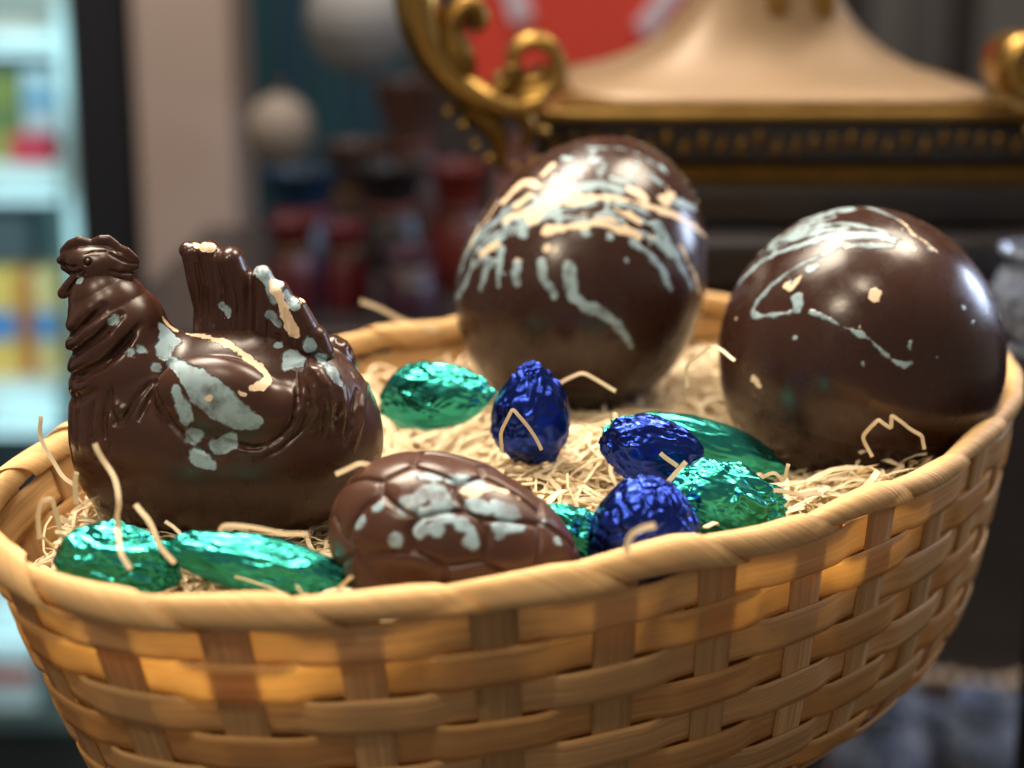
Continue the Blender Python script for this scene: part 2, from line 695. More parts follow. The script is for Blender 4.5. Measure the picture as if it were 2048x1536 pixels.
def make_egg(label, c, e1, n, L, Rr, k, ice, cream, fmap, sc, mat, seed, nrow=180, ncol=420, dots=26, split=90.0, kn=1.0):
    root = thing("chocolate_egg", label, "chocolate egg", (c[0], c[1], c[2] - Rr), "large splattered chocolate eggs")
    th_all = np.linspace(0.0005, np.pi - 0.0005, 60)
    Vc, a, b = egg_surface(c, e1, n, L, Rr, k, th_all, 90, kn)
    bvh = BVHTree.FromPolygons([Vector(x) for x in Vc], grid_faces(a, b, False, True).tolist())
    hi, hc = hits(bvh, ice, fmap, sc), hits(bvh, cream, fmap, sc)
    for half, (t0, t1, m, kk) in enumerate(((0.002, R(split), nrow, 1.0), (R(split) + 0.003, np.pi - 0.002, nrow // 2, 0.993))):
        th = np.linspace(t0, t1, m)
        V, a, b = egg_surface(c, e1, n, L * kk, Rr * kk, k, th, ncol, kn)
        V = V.reshape(a, b, 3)
        if half == 0:      # a fine moulded lip along the joint
            dv = V - np.asarray(c)
            wl = np.exp(-((th - t1) / 0.012) ** 2)[:, None, None]
            V = V + dv * wl * 0.004
        V = V.reshape(-1, 3)
        # faint waviness of a moulded shell
        V = V + nrm_rows(V - c) * (vnoise(V * 26, seed) * 0.0005)[:, None]
        ic = paint_attr(V, hi)
        cr = paint_attr(V, hc)
        if half == 0 and dots:
            ic = np.maximum(ic, splatter(V, c, dots, 0.0004, 0.0014, seed))
            cr = np.maximum(cr, splatter(V, c, dots // 3, 0.0003, 0.0010, seed + 1))
        mesh_obj("upper_shell" if half == 0 else "lower_shell", V, grid_faces(a, b, False, True)[:, ::-1] if half else grid_faces(a, b, False, True),
                 mat, root, attrs={"ice": ic, "cream": cr})
    avoid(c, [nrm(e1), [0, 0, 1], np.cross(nrm(e1), [0, 0, 1])], [L, Rr, Rr])
    return root


def nrm_rows(a):
    return a / np.linalg.norm(a, axis=1)[:, None]


c_right = PT(1716, 702, 0.65)
ice_r = [[(380, 290, 16), (560, 175, 26), (700, 110, 36)], [(480, 260, 16), (660, 190, 26), (820, 150, 40)], [(560, 320, 16), (760, 262, 24), (920, 240, 22)],
         [(700, 120, 36), (850, 110, 58), (930, 130, 45)], [(760, 80, 28), (880, 72, 26)],
         [(300, 380, 26), (420, 280, 30), (560, 200, 22), (680, 150, 22)], [(360, 330, 13), (500, 310, 20), (640, 240, 10)],
         [(430, 360, 16), (640, 260, 13), (850, 215, 14), (1000, 225, 14), (1150, 255, 13), (1260, 310, 16)],
         [(480, 400, 14), (640, 345, 20), (800, 295, 30), (980, 285, 36), (1130, 290, 32), (1230, 320, 22)],
         [(250, 580, 14), (330, 500, 18), (420, 430, 16), (560, 370, 14)],
         [(1200, 350, 20), (1050, 347, 20), (900, 360, 12), (740, 420, 12), (600, 490, 12), (480, 580, 12), (390, 670, 11),
          (330, 755, 12), (345, 785, 12), (420, 795, 12), (560, 772, 9), (615, 760, 20)], [(612, 740, 26), (610, 680, 30)],
         [(700, 770, 14), (800, 810, 7), (900, 860, 7), (980, 895, 12), (1080, 950, 8), (1200, 1060, 7), (1290, 1105, 13), (1335, 1090, 11)],
         [(690, 500, 22), (735, 475, 13)], [(1328, 965, 12), (1328, 995, 12)],
         [(1000, 100, 10), (1120, 130, 14), (1260, 190, 10)]]
cream_r = [[(540, 605, 13), (580, 615, 13), (610, 575, 13), (635, 545, 9)], [(1110, 650, 32), (1112, 672, 32)],
           [(345, 1190, 20), (375, 1230, 13)], (925, 352, 20), [(1220, 170, 6), (1300, 220, 7), (1350, 280, 8), (1430, 330, 9), (1500, 390, 7)],
           (1355, 372, 14), (1010, 865, 7)]
gr = np.random.default_rng(17)
for q in range(15):       # brush streaks over the crown
    o_ = gr.uniform(-75, 75)
    a0, a1 = gr.uniform(0, 0.3), gr.uniform(0.6, 1.0)
    pts_ = []
    for t_ in np.linspace(a0, a1, 5):
        uu = 300 + 650 * t_
        pts_.append((uu, 400 - 330 * t_ ** 0.75 + o_ + 60 * (1 - t_), gr.uniform(4, 13) * (0.5 if t_ in (a0, a1) else 1)))
    ice_r.append(pts_)
make_egg("biggest plain round chocolate egg with blue swirls, right end of basket", c_right, (0.10, 0.93, 0.30), (0.10, -0.28, 1), 0.066, 0.0608, 0.08,
         ice_r, cream_r, lambda u, v: (1400 + u / 3.16, 380 + v / 3.16), 1 / 3.16, M['choc'], 21, dots=22, split=92.0, kn=1.07)

c_back = PT(1172, 548, 0.72)
ice_b = [[(700, 450, 34), (800, 400, 38), (950, 380, 36), (1100, 350, 32), (1220, 390, 30)], [(470, 520, 24), (560, 570, 20)],
         [(200, 900, 16), (240, 780, 20), (330, 660, 30), (420, 590, 26), (500, 520, 18)],
         [(165, 1080, 14), (220, 1000, 17), (260, 900, 15), (280, 800, 15)], [(325, 1010, 12), (350, 930, 20), (365, 850, 24), (350, 800, 20)], [(380, 850, 22), (430, 835, 26)],
         [(455, 760, 26), (446, 850, 24), (438, 925, 14), (436, 990, 9)], (590, 650, 42), (800, 540, 38),
         [(560, 860, 27), (548, 930, 24), (556, 985, 14)], [(715, 850, 26), (725, 940, 28), (770, 1010, 22), (800, 1060, 16)], 
         [(890, 880, 36), (900, 970, 36), (920, 1060, 32), (1000, 1130, 28), (1080, 1160, 26), (1180, 1230, 24), (1240, 1310, 20), (1285, 1375, 13)],
         (995, 650, 33), [(1090, 560, 33), (1150, 600, 28), (1220, 590, 24)], [(1130, 640, 13), (1160, 690, 18)],
         [(1310, 720, 26), (1370, 770, 20), (1440, 830, 23), (1490, 900, 20), (1520, 970, 17), (1545, 1020, 12)],
         [(1460, 610, 42), (1520, 700, 20), (1590, 830, 22), (1640, 930, 18), (1680, 1010, 14)], [(1480, 730, 20), (1560, 820, 18)],
         [(1030, 190, 22), (1090, 190, 22)], [(1280, 235, 20), (1320, 255, 18)], [(1410, 290, 22), (1480, 340, 18)], (1490, 235, 22), (950, 290, 20),
         (1090, 285, 20), (1230, 290, 16), [(780, 330, 26), (860, 300, 22)], [(1540, 440, 26), (1640, 480, 26), (1700, 500, 18)],
         [(1010, 110, 8), (1250, 120, 9), (1400, 190, 9), (1520, 270, 8)], [(870, 180, 22), (920, 190, 16)]]
cream_b = [[(480, 450, 26), (600, 340, 32), (690, 360, 22)], [(560, 480, 20), (640, 420, 22)],
           [(480, 580, 18), (560, 540, 18), (700, 500, 22), (830, 440, 42), (950, 445, 36), (1050, 430, 18), (1200, 440, 16), (1350, 470, 14),
            (1500, 520, 22), (1620, 570, 20), (1720, 640, 16), (1800, 740, 12)], [(660, 560, 42), (700, 520, 36)],
           [(760, 640, 40), (850, 630, 18), (1000, 610, 18), (1080, 590, 18), (1150, 620, 18), (1250, 640, 26), (1340, 680, 20)],
           [(1280, 380, 22), (1360, 420, 32), (1390, 460, 18)], [(1500, 450, 36), (1560, 410, 22)], (750, 755, 26), (800, 775, 10),
           [(1280, 540, 22), (1340, 590, 16)], (1420, 690, 16), [(1590, 710, 11), (1650, 830, 13), (1700, 940, 13), (1720, 1030, 12)],
           [(330, 790, 18), (430, 730, 22)], [(240, 780, 8), (290, 670, 9), (370, 570, 8), (430, 480, 8)], [(780, 230, 22), (730, 280, 16)]]
gq = np.random.default_rng(91)


def flung(n, u0, u1, band, spread, lmin, lmax, rmin, rmax):
    """extra threads flung along a band"""
    out_ = []
    for _ in range(n):
        u = gq.uniform(u0, u1)
        off_ = gq.normal(0, spread)
        L_ = gq.uniform(lmin, lmax)
        r_ = gq.uniform(rmin, rmax)
        sl_ = gq.normal(0, 0.10)
        pts_ = []
        for q in range(5):
            uu = u + L_ * q / 4
            pts_.append((uu, band(uu) + off_ + sl_ * L_ * q / 4 + gq.normal(0, 3), r_ * (0.35, 1.0, 1.25, 0.9, 0.3)[q]))
        out_.append(pts_)
    return out_


bandf = lambda u: 455 + ((u - 960) / 650) ** 2 * 300
ice_b += flung(34, 230, 1560, bandf, 75, 60, 330, 8, 22)
cream_b += flung(7, 300, 1500, bandf, 60, 60, 360, 5, 15)
ice_b += flung(16, 800, 1500, lambda u: 240 + ((u - 1100) / 500) ** 2 * 90, 60, 20, 90, 8, 16)
make_egg("chocolate egg densely splattered cream and blue, at back of basket", c_back, (0.42, 0.45, 0.78), (-0.25, -0.62, 0.72), 0.0715, 0.0590, 0.09,
         ice_b, cream_b, lambda u, v: (860 + u / 3.2, 260 + v / 3.2), 1 / 3.2, M['choc'], 31, dots=70)

# ------------------------------------------------------------------ cracked-shell egg in front
c_front = PT(908, 1086, 0.497)
ice_f = [(690, 420, 46), [(740, 390, 26), (860, 340, 46), (900, 400, 40)], [(800, 480, 30), (950, 480, 42)], [(790, 240, 18), (870, 245, 32)],
         [(970, 250, 26), (1080, 265, 32), (1170, 275, 14)], [(1010, 420, 22), (1120, 430, 36), (1200, 450, 28)],
         [(1270, 430, 36), (1340, 500, 52), (1290, 540, 46), (1380, 540, 32)], [(750, 560, 36), (780, 590, 26)], (870, 580, 36),
         [(1020, 540, 36), (1090, 570, 22)], (510, 430, 32), (395, 540, 32), (620, 640, 32), (1095, 650, 38), (1280, 610, 22), (1560, 540, 24),
         (1640, 650, 18)]
cream_f = [[(1000, 330, 22), (1100, 330, 32), (1200, 310, 26), (1300, 330, 16)], (1400, 380, 16), (690, 440, 18)]
fe1 = nrm([0.95, -0.20, -0.16])
fn = nrm([0.1, -0.35, 0.93])
root = thing("cracked_egg", "small chocolate egg moulded with a cracked pattern, at front rim", "chocolate egg", (c_front[0], c_front[1], c_front[2] - 0.026))
FL, FR, FK = 0.0425, 0.0280, 0.15
Vc, a, b = egg_surface(c_front, fe1, fn, FL, FR, FK, np.linspace(0.001, np.pi - 0.001, 60), 90)
bvh = BVHTree.FromPolygons([Vector(x) for x in Vc], grid_faces(a, b, False, True).tolist())
fm = lambda u, v: (600 + u / 3.2, 880 + v / 3.2)
hi, hc = hits(bvh, ice_f, fm, 1.3 / 3.2), hits(bvh, cream_f, fm, 1 / 3.2)
g = np.random.default_rng(5)
seeds = nrm_rows(g.normal(size=(400, 3)))
keep = []
for q in seeds:                      # spread the cell centres
    if all(np.linalg.norm(q - k) > 0.43 for k in keep):
        keep.append(q)
seeds = np.array(keep)
for half, (t0, t1) in enumerate(((0.002, np.pi / 2), (np.pi / 2, np.pi - 0.002))):
    V, a, b = egg_surface(c_front, fe1, fn, FL, FR, FK, np.linspace(t0, t1, 130), 360)
    dn = V - c_front
    e2 = np.cross(fn, fe1)
    dn = np.stack([dn @ fe1 / FL, dn @ e2 / FR, dn @ fn / FR], -1)
    dn = nrm_rows(dn + 0.05 * np.stack([vnoise(dn * 4, 1), vnoise(dn * 4, 2), vnoise(dn * 4, 3)], -1))
    ds = np.sort(np.linalg.norm(dn[:, None, :] - seeds[None], axis=2), axis=1)
    edge = ds[:, 1] - ds[:, 0]
    grv = np.exp(-(edge / 0.045) ** 2)
    pil = np.clip(edge / 0.25, 0, 1)
    nr = nrm_rows(V - c_front)
    V2 = V + nr * (-0.0010 * grv + 0.0006 * np.sqrt(pil) + 0.0003 * vnoise(V * 90, 4))[:, None]
    ic = paint_attr(V, hi) - grv * 2.2
    cr = paint_attr(V, hc) - grv * 1.5
    mesh_obj("upper_shell" if half == 0 else "lower_shell", V2, grid_faces(a, b, False, True), M['choc_milk'], root, attrs={"ice": ic, "cream": cr})
avoid(c_front, [fe1, [0, 0, 1], np.cross(fe1, [0, 0, 1])], [FL, FR, FR])


# ------------------------------------------------------------------ the chocolate hen: distance fields meshed with surface nets
def surface_nets(Fd, org, h):
    ins = Fd < 0
    nx, ny, nz = Fd.shape
    cs = [(i, j, k) for i in (0, 1) for j in (0, 1) for k in (0, 1)]
    val = {c: Fd[c[0]:nx - 1 + c[0], c[1]:ny - 1 + c[1], c[2]:nz - 1 + c[2]] for c in cs}
    cnt = sum((val[c] < 0).astype(np.int8) for c in cs)
    act = (cnt > 0) & (cnt < 8)
    idx = np.argwhere(act)
    acc = np.zeros((len(idx), 3))
    num = np.zeros(len(idx))
    va = {c: val[c][act] for c in cs}
    for c in cs:
        for ax in range(3):
            if c[ax] == 0:
                d = list(c)
                d[ax] = 1
                d = tuple(d)
                f0, f1 = va[c], va[d]
                m = (f0 < 0) != (f1 < 0)
                t = np.where(m, f0 / np.where(m, f0 - f1, 1), 0)
                p = np.tile(np.array(c, float), (len(idx), 1))
                p[:, ax] += t
                acc += p * m[:, None]
                num += m
    V = org + (idx + acc / num[:, None]) * h
    ids = np.full(act.shape, -1, np.int64)
    ids[act] = np.arange(len(idx))
    faces = []
    for ax in range(3):
        sl0 = [slice(None)] * 3
        sl1 = [slice(None)] * 3
        sl0[ax] = slice(0, -1)
        sl1[ax] = slice(1, None)
        a0, a1 = ins[tuple(sl0)], ins[tuple(sl1)]
        for flip, m in ((False, a0 & ~a1), (True, ~a0 & a1)):
            e = np.argwhere(m)
            o1, o2 = [x for x in range(3) if x != ax]
            e = e[(e[:, o1] > 0) & (e[:, o2] > 0) & (e[:, o1] < act.shape[o1]) & (e[:, o2] < act.shape[o2])]
            q = []
            for d1, d2 in ((1, 1), (0, 1), (0, 0), (1, 0)):
                x = e.copy()
                x[:, o1] -= d1
                x[:, o2] -= d2
                q.append(ids[x[:, 0], x[:, 1], x[:, 2]])
            q = np.stack(q, -1)
            if (ax == 1) != flip:
                q = q[:, ::-1]
            faces.append(q)
    return V, np.concatenate(faces)


class Field:
    """distance field in photo-pixel units: axes u (right), b (away), v (down)"""
    def __init__(self, lo, hi, h):
        self.lo = np.array(lo, float)
        self.h = h
        self.ax = [np.arange(l, u_, h) for l, u_ in zip(lo, hi)]
        self.U, self.B, self.Vv = np.meshgrid(*self.ax, indexing='ij')
        self.F = np.full(self.U.shape, 1e3)

    def box(self, lo, hi):
        return tuple(slice(max(0, int((l - a[0]) / self.h)), max(0, int((u_ - a[0]) / self.h) + 2)) for l, u_, a in zip(lo, hi, self.ax))

    def _smin(self, a, b, k):
        hh = np.clip(k - np.abs(a - b), 0, None) / k
        return np.minimum(a, b) - hh * hh * k * 0.25

    def ell(self, c, r, k=20, rot=0.0, op='add'):
        du, db, dv = self.U - c[0], self.B - c[1], self.Vv - c[2]
        if rot:
            ca, sa = math.cos(R(rot)), math.sin(R(rot))
            du, dv = du * ca + dv * sa, -du * sa + dv * ca
        k0 = np.sqrt((du / r[0]) ** 2 + (db / r[1]) ** 2 + (dv / r[2]) ** 2)
        k1 = np.sqrt((du / r[0] ** 2) ** 2 + (db / r[1] ** 2) ** 2 + (dv / r[2] ** 2) ** 2)
        d = k0 * (k0 - 1) / np.maximum(k1, 1e-9)
        if op == 'add':
            self.F = self._smin(self.F, d, k)
        else:
            self.F = -self._smin(-self.F, d, k)

    def chain(self, pts, k=12, op='add', sy=1.0):
        """tapered tube through (u, b, v, r) points"""
        pts = [np.array(p, float) for p in pts]
        m = max(p[3] for p in pts) + k + 3 * self.h
        lo = np.min([p[:3] for p in pts], axis=0) - m
        hi = np.max([p[:3] for p in pts], axis=0) + m
        sl = self.box(lo, hi)
        U, B, Vv, Fs = self.U[sl], self.B[sl], self.Vv[sl], self.F[sl]
        if Fs.size == 0:
            return
        d = np.full(Fs.shape, 1e3)
        if len(pts) == 1:
            pts = pts * 2
        for p, q in zip(pts[:-1], pts[1:]):
            ab = q[:3] - p[:3]
            L2 = max(ab @ ab, 1e-9)
            t = np.clip(((U - p[0]) * ab[0] + (B - p[1]) * ab[1] + (Vv - p[2]) * ab[2]) / L2, 0, 1)
            dd = np.sqrt((U - p[0] - t * ab[0]) ** 2 + ((B - p[1] - t * ab[1]) * sy) ** 2 + (Vv - p[2] - t * ab[2]) ** 2) - (p[3] + t * (q[3] - p[3]))
            d = np.minimum(d, dd)
        if op == 'add':
            self.F[sl] = self._smin(Fs, d, k)
        else:
            self.F[sl] = -self._smin(-Fs, d, k)

    def surf(self, u, v):
        i = int(round((u - self.ax[0][0]) / self.h))
        j = int(round((v - self.ax[2][0]) / self.h))
        i = min(max(i, 0), len(self.ax[0]) - 1)
        j = min(max(j, 0), len(self.ax[2]) - 1)
        col = np.nonzero(self.F[i, :, j] < 0)[0]
        return self.ax[1][col[0]] if len(col) else 0.0

    def line(self, pts, r, k, op, lift=0.0):
        """a ridge or groove drawn on the near surface"""
        dense = []
        for a, b in zip(pts[:-1], pts[1:]):
            for q in range(4):
                dense.append((a[0] + (b[0] - a[0]) * q / 4, a[1] + (b[1] - a[1]) * q / 4))
        dense.append(pts[-1])
        m = len(dense)
        ch = []
        for i, (u, v) in enumerate(dense):
            e = min(1.0, 0.35 + 3.0 * min(i, m - 1 - i) / m)
            ch.append((u, self.surf(u, v) + lift, v, r * e))
        self.chain(ch, k, op)


HEN_T = 0.56
HEN_S = HEN_T / FPX
HEN_C = PT(455, 850, HEN_T)


def hen_world(V):
    X = np.empty_like(V)
    V = V.copy()
    V[:, 0] = 455 + (V[:, 0] - 455) * (1 - 0.00013 * (850 - V[:, 2]))
    V[:, 2] = 850 - (850 - V[:, 2]) * (1 - 0.00008 * (850 - V[:, 2]))
    X[:, 0] = HEN_C[0] + (V[:, 0] - 455) * HEN_S
    X[:, 1] = HEN_C[1] + V[:, 1] * HEN_S
    X[:, 2] = HEN_C[2] + (850 - V[:, 2]) * HEN_S * 1.045
    return X


def mirror(f):
    """the far half of a symmetric mould"""
    return np.concatenate([f.F, f.F[:, -2::-1, :]], axis=1)


def hen_body():
    h = 2.9
    nb = 77
    f = Field((110, -h * (nb - 1), 505), (790, h * 0.5, 1100), h)
    f.ell((462, 0, 880), (290, 190, 195), 30)
    f.ell((270, 0, 862), (122, 128, 175), 50)
    f.ell((505, 0, 770), (185, 130, 122), 40)
    f.ell((640, 0, 860), (118, 120, 150), 40)
    f.chain([(212, 0, 594, 67), (226, 0, 622, 82), (242, 0, 665, 100), (264, 0, 740, 118), (290, 0, 820, 130)], 45)
    # wing: a swollen teardrop with a curled tip
    f.ell((470, -128, 765), (128, 62, 88), 10, rot=14)
    f.ell((560, -118, 790), (80, 50, 58), 14, rot=-18)
    f.ell((655, -95, 775), (52, 50, 80), 14, rot=12)
    # curls and feather tips of the wing
    for pts, r in (([(611, 711), (618, 736), (621, 764), (611, 796), (590, 820), (565, 834), (537, 836), (505, 826), (470, 812)], 6),
                   ([(664, 753), (643, 785), (621, 813), (583, 842), (540, 858)], 5),
                   ([(676, 762), (670, 800), (664, 830)], 6), ([(722, 764), (716, 805), (704, 850)], 6),
                   ([(628, 722), (640, 745), (640, 770)], 5), ([(694, 770), (688, 815)], 5),
                   ([(350, 735), (380, 790), (430, 832), (480, 852)], 5),
                   ([(650, 690), (690, 705), (715, 745)], 5), ([(600, 680), (640, 680), (672, 690)], 4)):
        f.line(pts, r, 5, 'sub', -1)
    for pts, r in (([(605, 706), (628, 702), (657, 709), (674, 729), (680, 755), (678, 785)], 8),
                   ([(628, 770), (612, 806), (585, 832), (548, 847), (510, 842)], 7),
                   ([(652, 735), (655, 770), (640, 805)], 8), ([(700, 740), (702, 790), (694, 830)], 8),
                   ([(735, 770), (728, 820), (716, 860)], 7)):
        f.line(pts, r, 7, 'add', 3)
    # hackle folds round the neck
    for pts, r in (([(138, 664), (168, 653), (198, 628), (236, 592)], 9),
                   ([(136, 704), (185, 677), (230, 645), (270, 608)], 9),
                   ([(136, 745), (196, 716), (238, 697), (280, 660), (305, 630)], 8),
                   ([(138, 790), (185, 768), (225, 745)], 6),
                   ([(250, 690), (270, 672), (288, 650)], 5), ([(180, 735), (205, 722)], 5)):
        f.line(pts, r, 12, 'sub', 1)
    for pts, r in (([(150, 640), (180, 625), (205, 600)], 9), ([(146, 684), (185, 660), (235, 618)], 9), ([(146, 728), (200, 696), (255, 655)], 9)):
        f.line(pts, r, 16, 'add', 6)
    # breast feathers: long drops
    for pts, r in (([(257, 738), (249, 770), (245, 803), (250, 828)], 6), ([(257, 745), (260, 775), (270, 799), (287, 794), (308, 757), (333, 732)], 5),
                   ([(258, 842), (246, 862), (232, 876)], 5), ([(160, 740), (157, 790), (158, 850), (166, 900)], 6),
                   ([(188, 760), (182, 810), (184, 860)], 3.5), ([(222, 770), (216, 820), (220, 865)], 3.5),
                   ([(345, 735), (330, 765), (318, 790)], 5), ([(365, 700), (345, 730)], 5)):
        f.line(pts, r, 8, 'sub', 0)
    f.line([(268, 760), (274, 780), (290, 772)], 7, 8, 'add', 3)
    f.line([(238, 765), (233, 805), (238, 835)], 7, 10, 'add', 4)
    # joint of the two mould halves and flat foot
    f.F = np.maximum(f.F, f.Vv - 1078)
    G = mirror(f)
    return surface_nets(G, f.lo, h)


def hen_head():
    h = 1.9
    f = Field((100, -62, 450), (305, h * 0.5, 620), h)
    f.ell((206, 0, 532), (56, 42, 44), 6, rot=-12)
    f.ell((182, 0, 518), (42, 34, 30), 10)
    f.chain([(166, 0, 514, 24), (144, 0, 512, 17), (128, 0, 518, 8)], 8, sy=1.25)            # beak
    f.chain([(150, 0, 534, 15), (136, 0, 532, 8)], 5, sy=1.3)
    # comb: thin crest of rounded points
    f.chain([(138, 0, 500, 11), (150, 0, 488, 12), (168, 0, 482, 13), (184, 0, 487, 13)], 3, sy=1.7)
    f.chain([(196, 0, 488, 13), (212, 0, 480, 13), (226, 0, 479, 12), (238, 0, 490, 13)], 3, sy=1.7)
    f.chain([(240, 0, 496, 14), (262, 0, 503, 12), (280, 0, 515, 8), (284, 0, 520, 6)], 3, sy=1.7)
    f.chain([(250, 0, 520, 22), (268, 0, 530, 15), (280, 0, 530, 8)], 5, sy=1.2)
    f.chain([(248, -6, 540, 24), (264, -4, 552, 15), (268, 0, 560, 9)], 5, sy=1.0)             # ear lobe
    f.ell((200, 0, 566), (62, 46, 19), 6, rot=-17)
    f.chain([(178, -14, 536, 13), (152, -16, 564, 13), (138, -16, 580, 12)], 5)                # wattle
    f.chain([(162, 0, 558, 14), (142, 0, 582, 10)], 5)
    for pts, r in (([(186, 500), (206, 495), (228, 496), (248, 508), (268, 520), (284, 525)], 3.0), ([(142, 524), (158, 527), (172, 522)], 2.6),
                   ([(150, 541), (168, 538), (186, 530)], 3.2), ([(150, 575), (170, 554), (190, 534)], 3.6), ([(174, 572), (200, 558), (236, 553), (262, 562)], 3.0),
                   ([(236, 530), (256, 538), (276, 541)], 2.6)):
        f.line(pts, r, 4, 'sub', 0)
    eb = f.surf(194, 513)                                   # eye: a bead in a ring
    f.chain([(194, eb, 513, 8)], 2, 'sub')
    f.chain([(194, eb + 3, 513, 6)], 2)
    G = mirror(f)
    return surface_nets(G, f.lo, h)


def hen_tail():
    h = 2.3
    f = Field((345, -75, 465), (690, 110, 735), h)
    K = 15
    f.chain([(425, 42, 715, 44), (414, 42, 620, 27), (402, 42, 565, 27), (388, 42, 512, 22), (378, 42, 506, 17)], K, sy=0.8)
    f.chain([(458, 26, 715, 41), (454, 24, 620, 31), (446, 24, 565, 31), (428, 24, 506, 23)], K, sy=0.8)
    f.chain([(493, 14, 715, 41), (490, 10, 620, 33), (488, 10, 570, 32), (474, 10, 520, 28)], K, sy=0.8)
    f.chain([(508, 20, 700, 27), (510, 16, 620, 21), (502, 16, 560, 17)], K, sy=0.8)
    f.chain([(541, 0, 715, 36), (547, -10, 620, 28), (547, -10, 580, 26), (541, -10, 546, 21)], K, sy=0.7)
    f.chain([(581, -5, 715, 36), (587, -18, 650, 27), (589, -18, 610, 24), (577, -18, 575, 19)], K, sy=0.7)
    f.chain([(623, -8, 722, 34), (629, -24, 680, 25), (627, -24, 642, 22), (613, -24, 606, 17)], K, sy=0.7)
    f.chain([(653, -8, 730, 24), (663, -25, 695, 16), (653, -25, 662, 15)], K, sy=0.7)
    f.ell((520, 30, 720), (120, 60, 50), 20)
    for pts, r in (([(432, 520), (440, 570), (436, 640)], 2.2), ([(455, 545), (462, 580), (456, 620)], 3.4), ([(487, 545), (494, 600), (490, 650)], 3.0),
                   ([(478, 590), (472, 620), (476, 655)], 3.0), ([(402, 530), (410, 580), (408, 640)], 2.4), ([(548, 575), (556, 625), (552, 660)], 2.8), ([(590, 605), (596, 650)], 2.8)):
        f.line(pts, r, 5, 'sub', 0)
    return surface_nets(f.F, f.lo, h)


hen_ice = [[(322, 652, 8), (335, 672, 15), (328, 706, 14)], (345, 682, 14), [(346, 722, 10), (372, 742, 16), (402, 772, 26), (432, 802, 30), (470, 828, 24), (500, 840, 18)],
           [(352, 780, 10), (372, 835, 14)], (388, 872, 15), [(440, 894, 16), (462, 880, 15)], [(394, 912, 14), (418, 928, 13)], (585, 718, 20), (572, 730, 10),
           (620, 690, 13), [(640, 715, 9), (662, 738, 12), (680, 765, 9)], (692, 786, 13), (225, 640, 10), (260, 705, 9), (284, 700, 10), (310, 735, 10),
           [(522, 538, 15), (545, 565, 15), (550, 600, 10)], [(575, 588, 10), (590, 612, 8)], [(445, 610, 6), (458, 625, 8)], (160, 560, 8), (556, 690, 6), [(540, 630, 8), (556, 645, 8)]]
hen_cream = [[(375, 668, 3), (420, 675, 5), (470, 695, 6), (505, 725, 8), (528, 745, 9), (535, 758, 10), (515, 773, 8), (500, 780, 6)], [(484, 786, 6), (492, 788, 6)],
             (418, 797, 6), [(326, 636, 5), (338, 650, 8), (348, 658, 5)], [(396, 489, 9), (420, 494, 9)], [(546, 565, 9), (560, 600, 7), (575, 640, 9), (592, 668, 9)], (606, 600, 5)]
hen = thing("chocolate_hen", "glossy chocolate hen figure with upright tail, splashed pale blue", "chocolate hen", (HEN_C[0], HEN_C[1], HEN_C[2] - 228 * HEN_S * 1.045))
parts = []
for nm, fn_ in (("body", hen_body), ("head", hen_head), ("tail", hen_tail)):
    V, F = fn_()
    parts.append((nm, hen_world(V), F))
allV = np.concatenate([p[1] for p in parts])
off = 0
allF = []
for p in parts:
    allF.append(p[2] + off)
    off += len(p[1])
bvh = BVHTree.FromPolygons([Vector(x) for x in allV], np.concatenate(allF).tolist())
hi, hc = hits(bvh, hen_ice), hits(bvh, hen_cream)
for nm, V, F in parts:
    mesh_obj(nm, V, F, M['choc_hen'], hen, attrs={"ice": paint_attr(V, hi), "cream": paint_attr(V, hc)})
X, Y, Z = np.eye(3)
avoid(PT(462, 880, HEN_T), [X, Y, Z], [292 * HEN_S, 190 * HEN_S, 200 * HEN_S])
avoid(PT(265, 850, HEN_T), [X, Y, Z], [118 * HEN_S, 125 * HEN_S, 190 * HEN_S])


# ------------------------------------------------------------------ foil-wrapped chocolates
def ico(sub):
    bm = bmesh.new()
    bmesh.ops.create_icosphere(bm, subdivisions=sub, radius=1.0)
    V = np.array([v.co[:] for v in bm.verts])
    F = [[v.index for v in f.verts] for f in bm.faces]
    bm.free()
    return nrm_rows(V), F


ICO6 = ico(6)


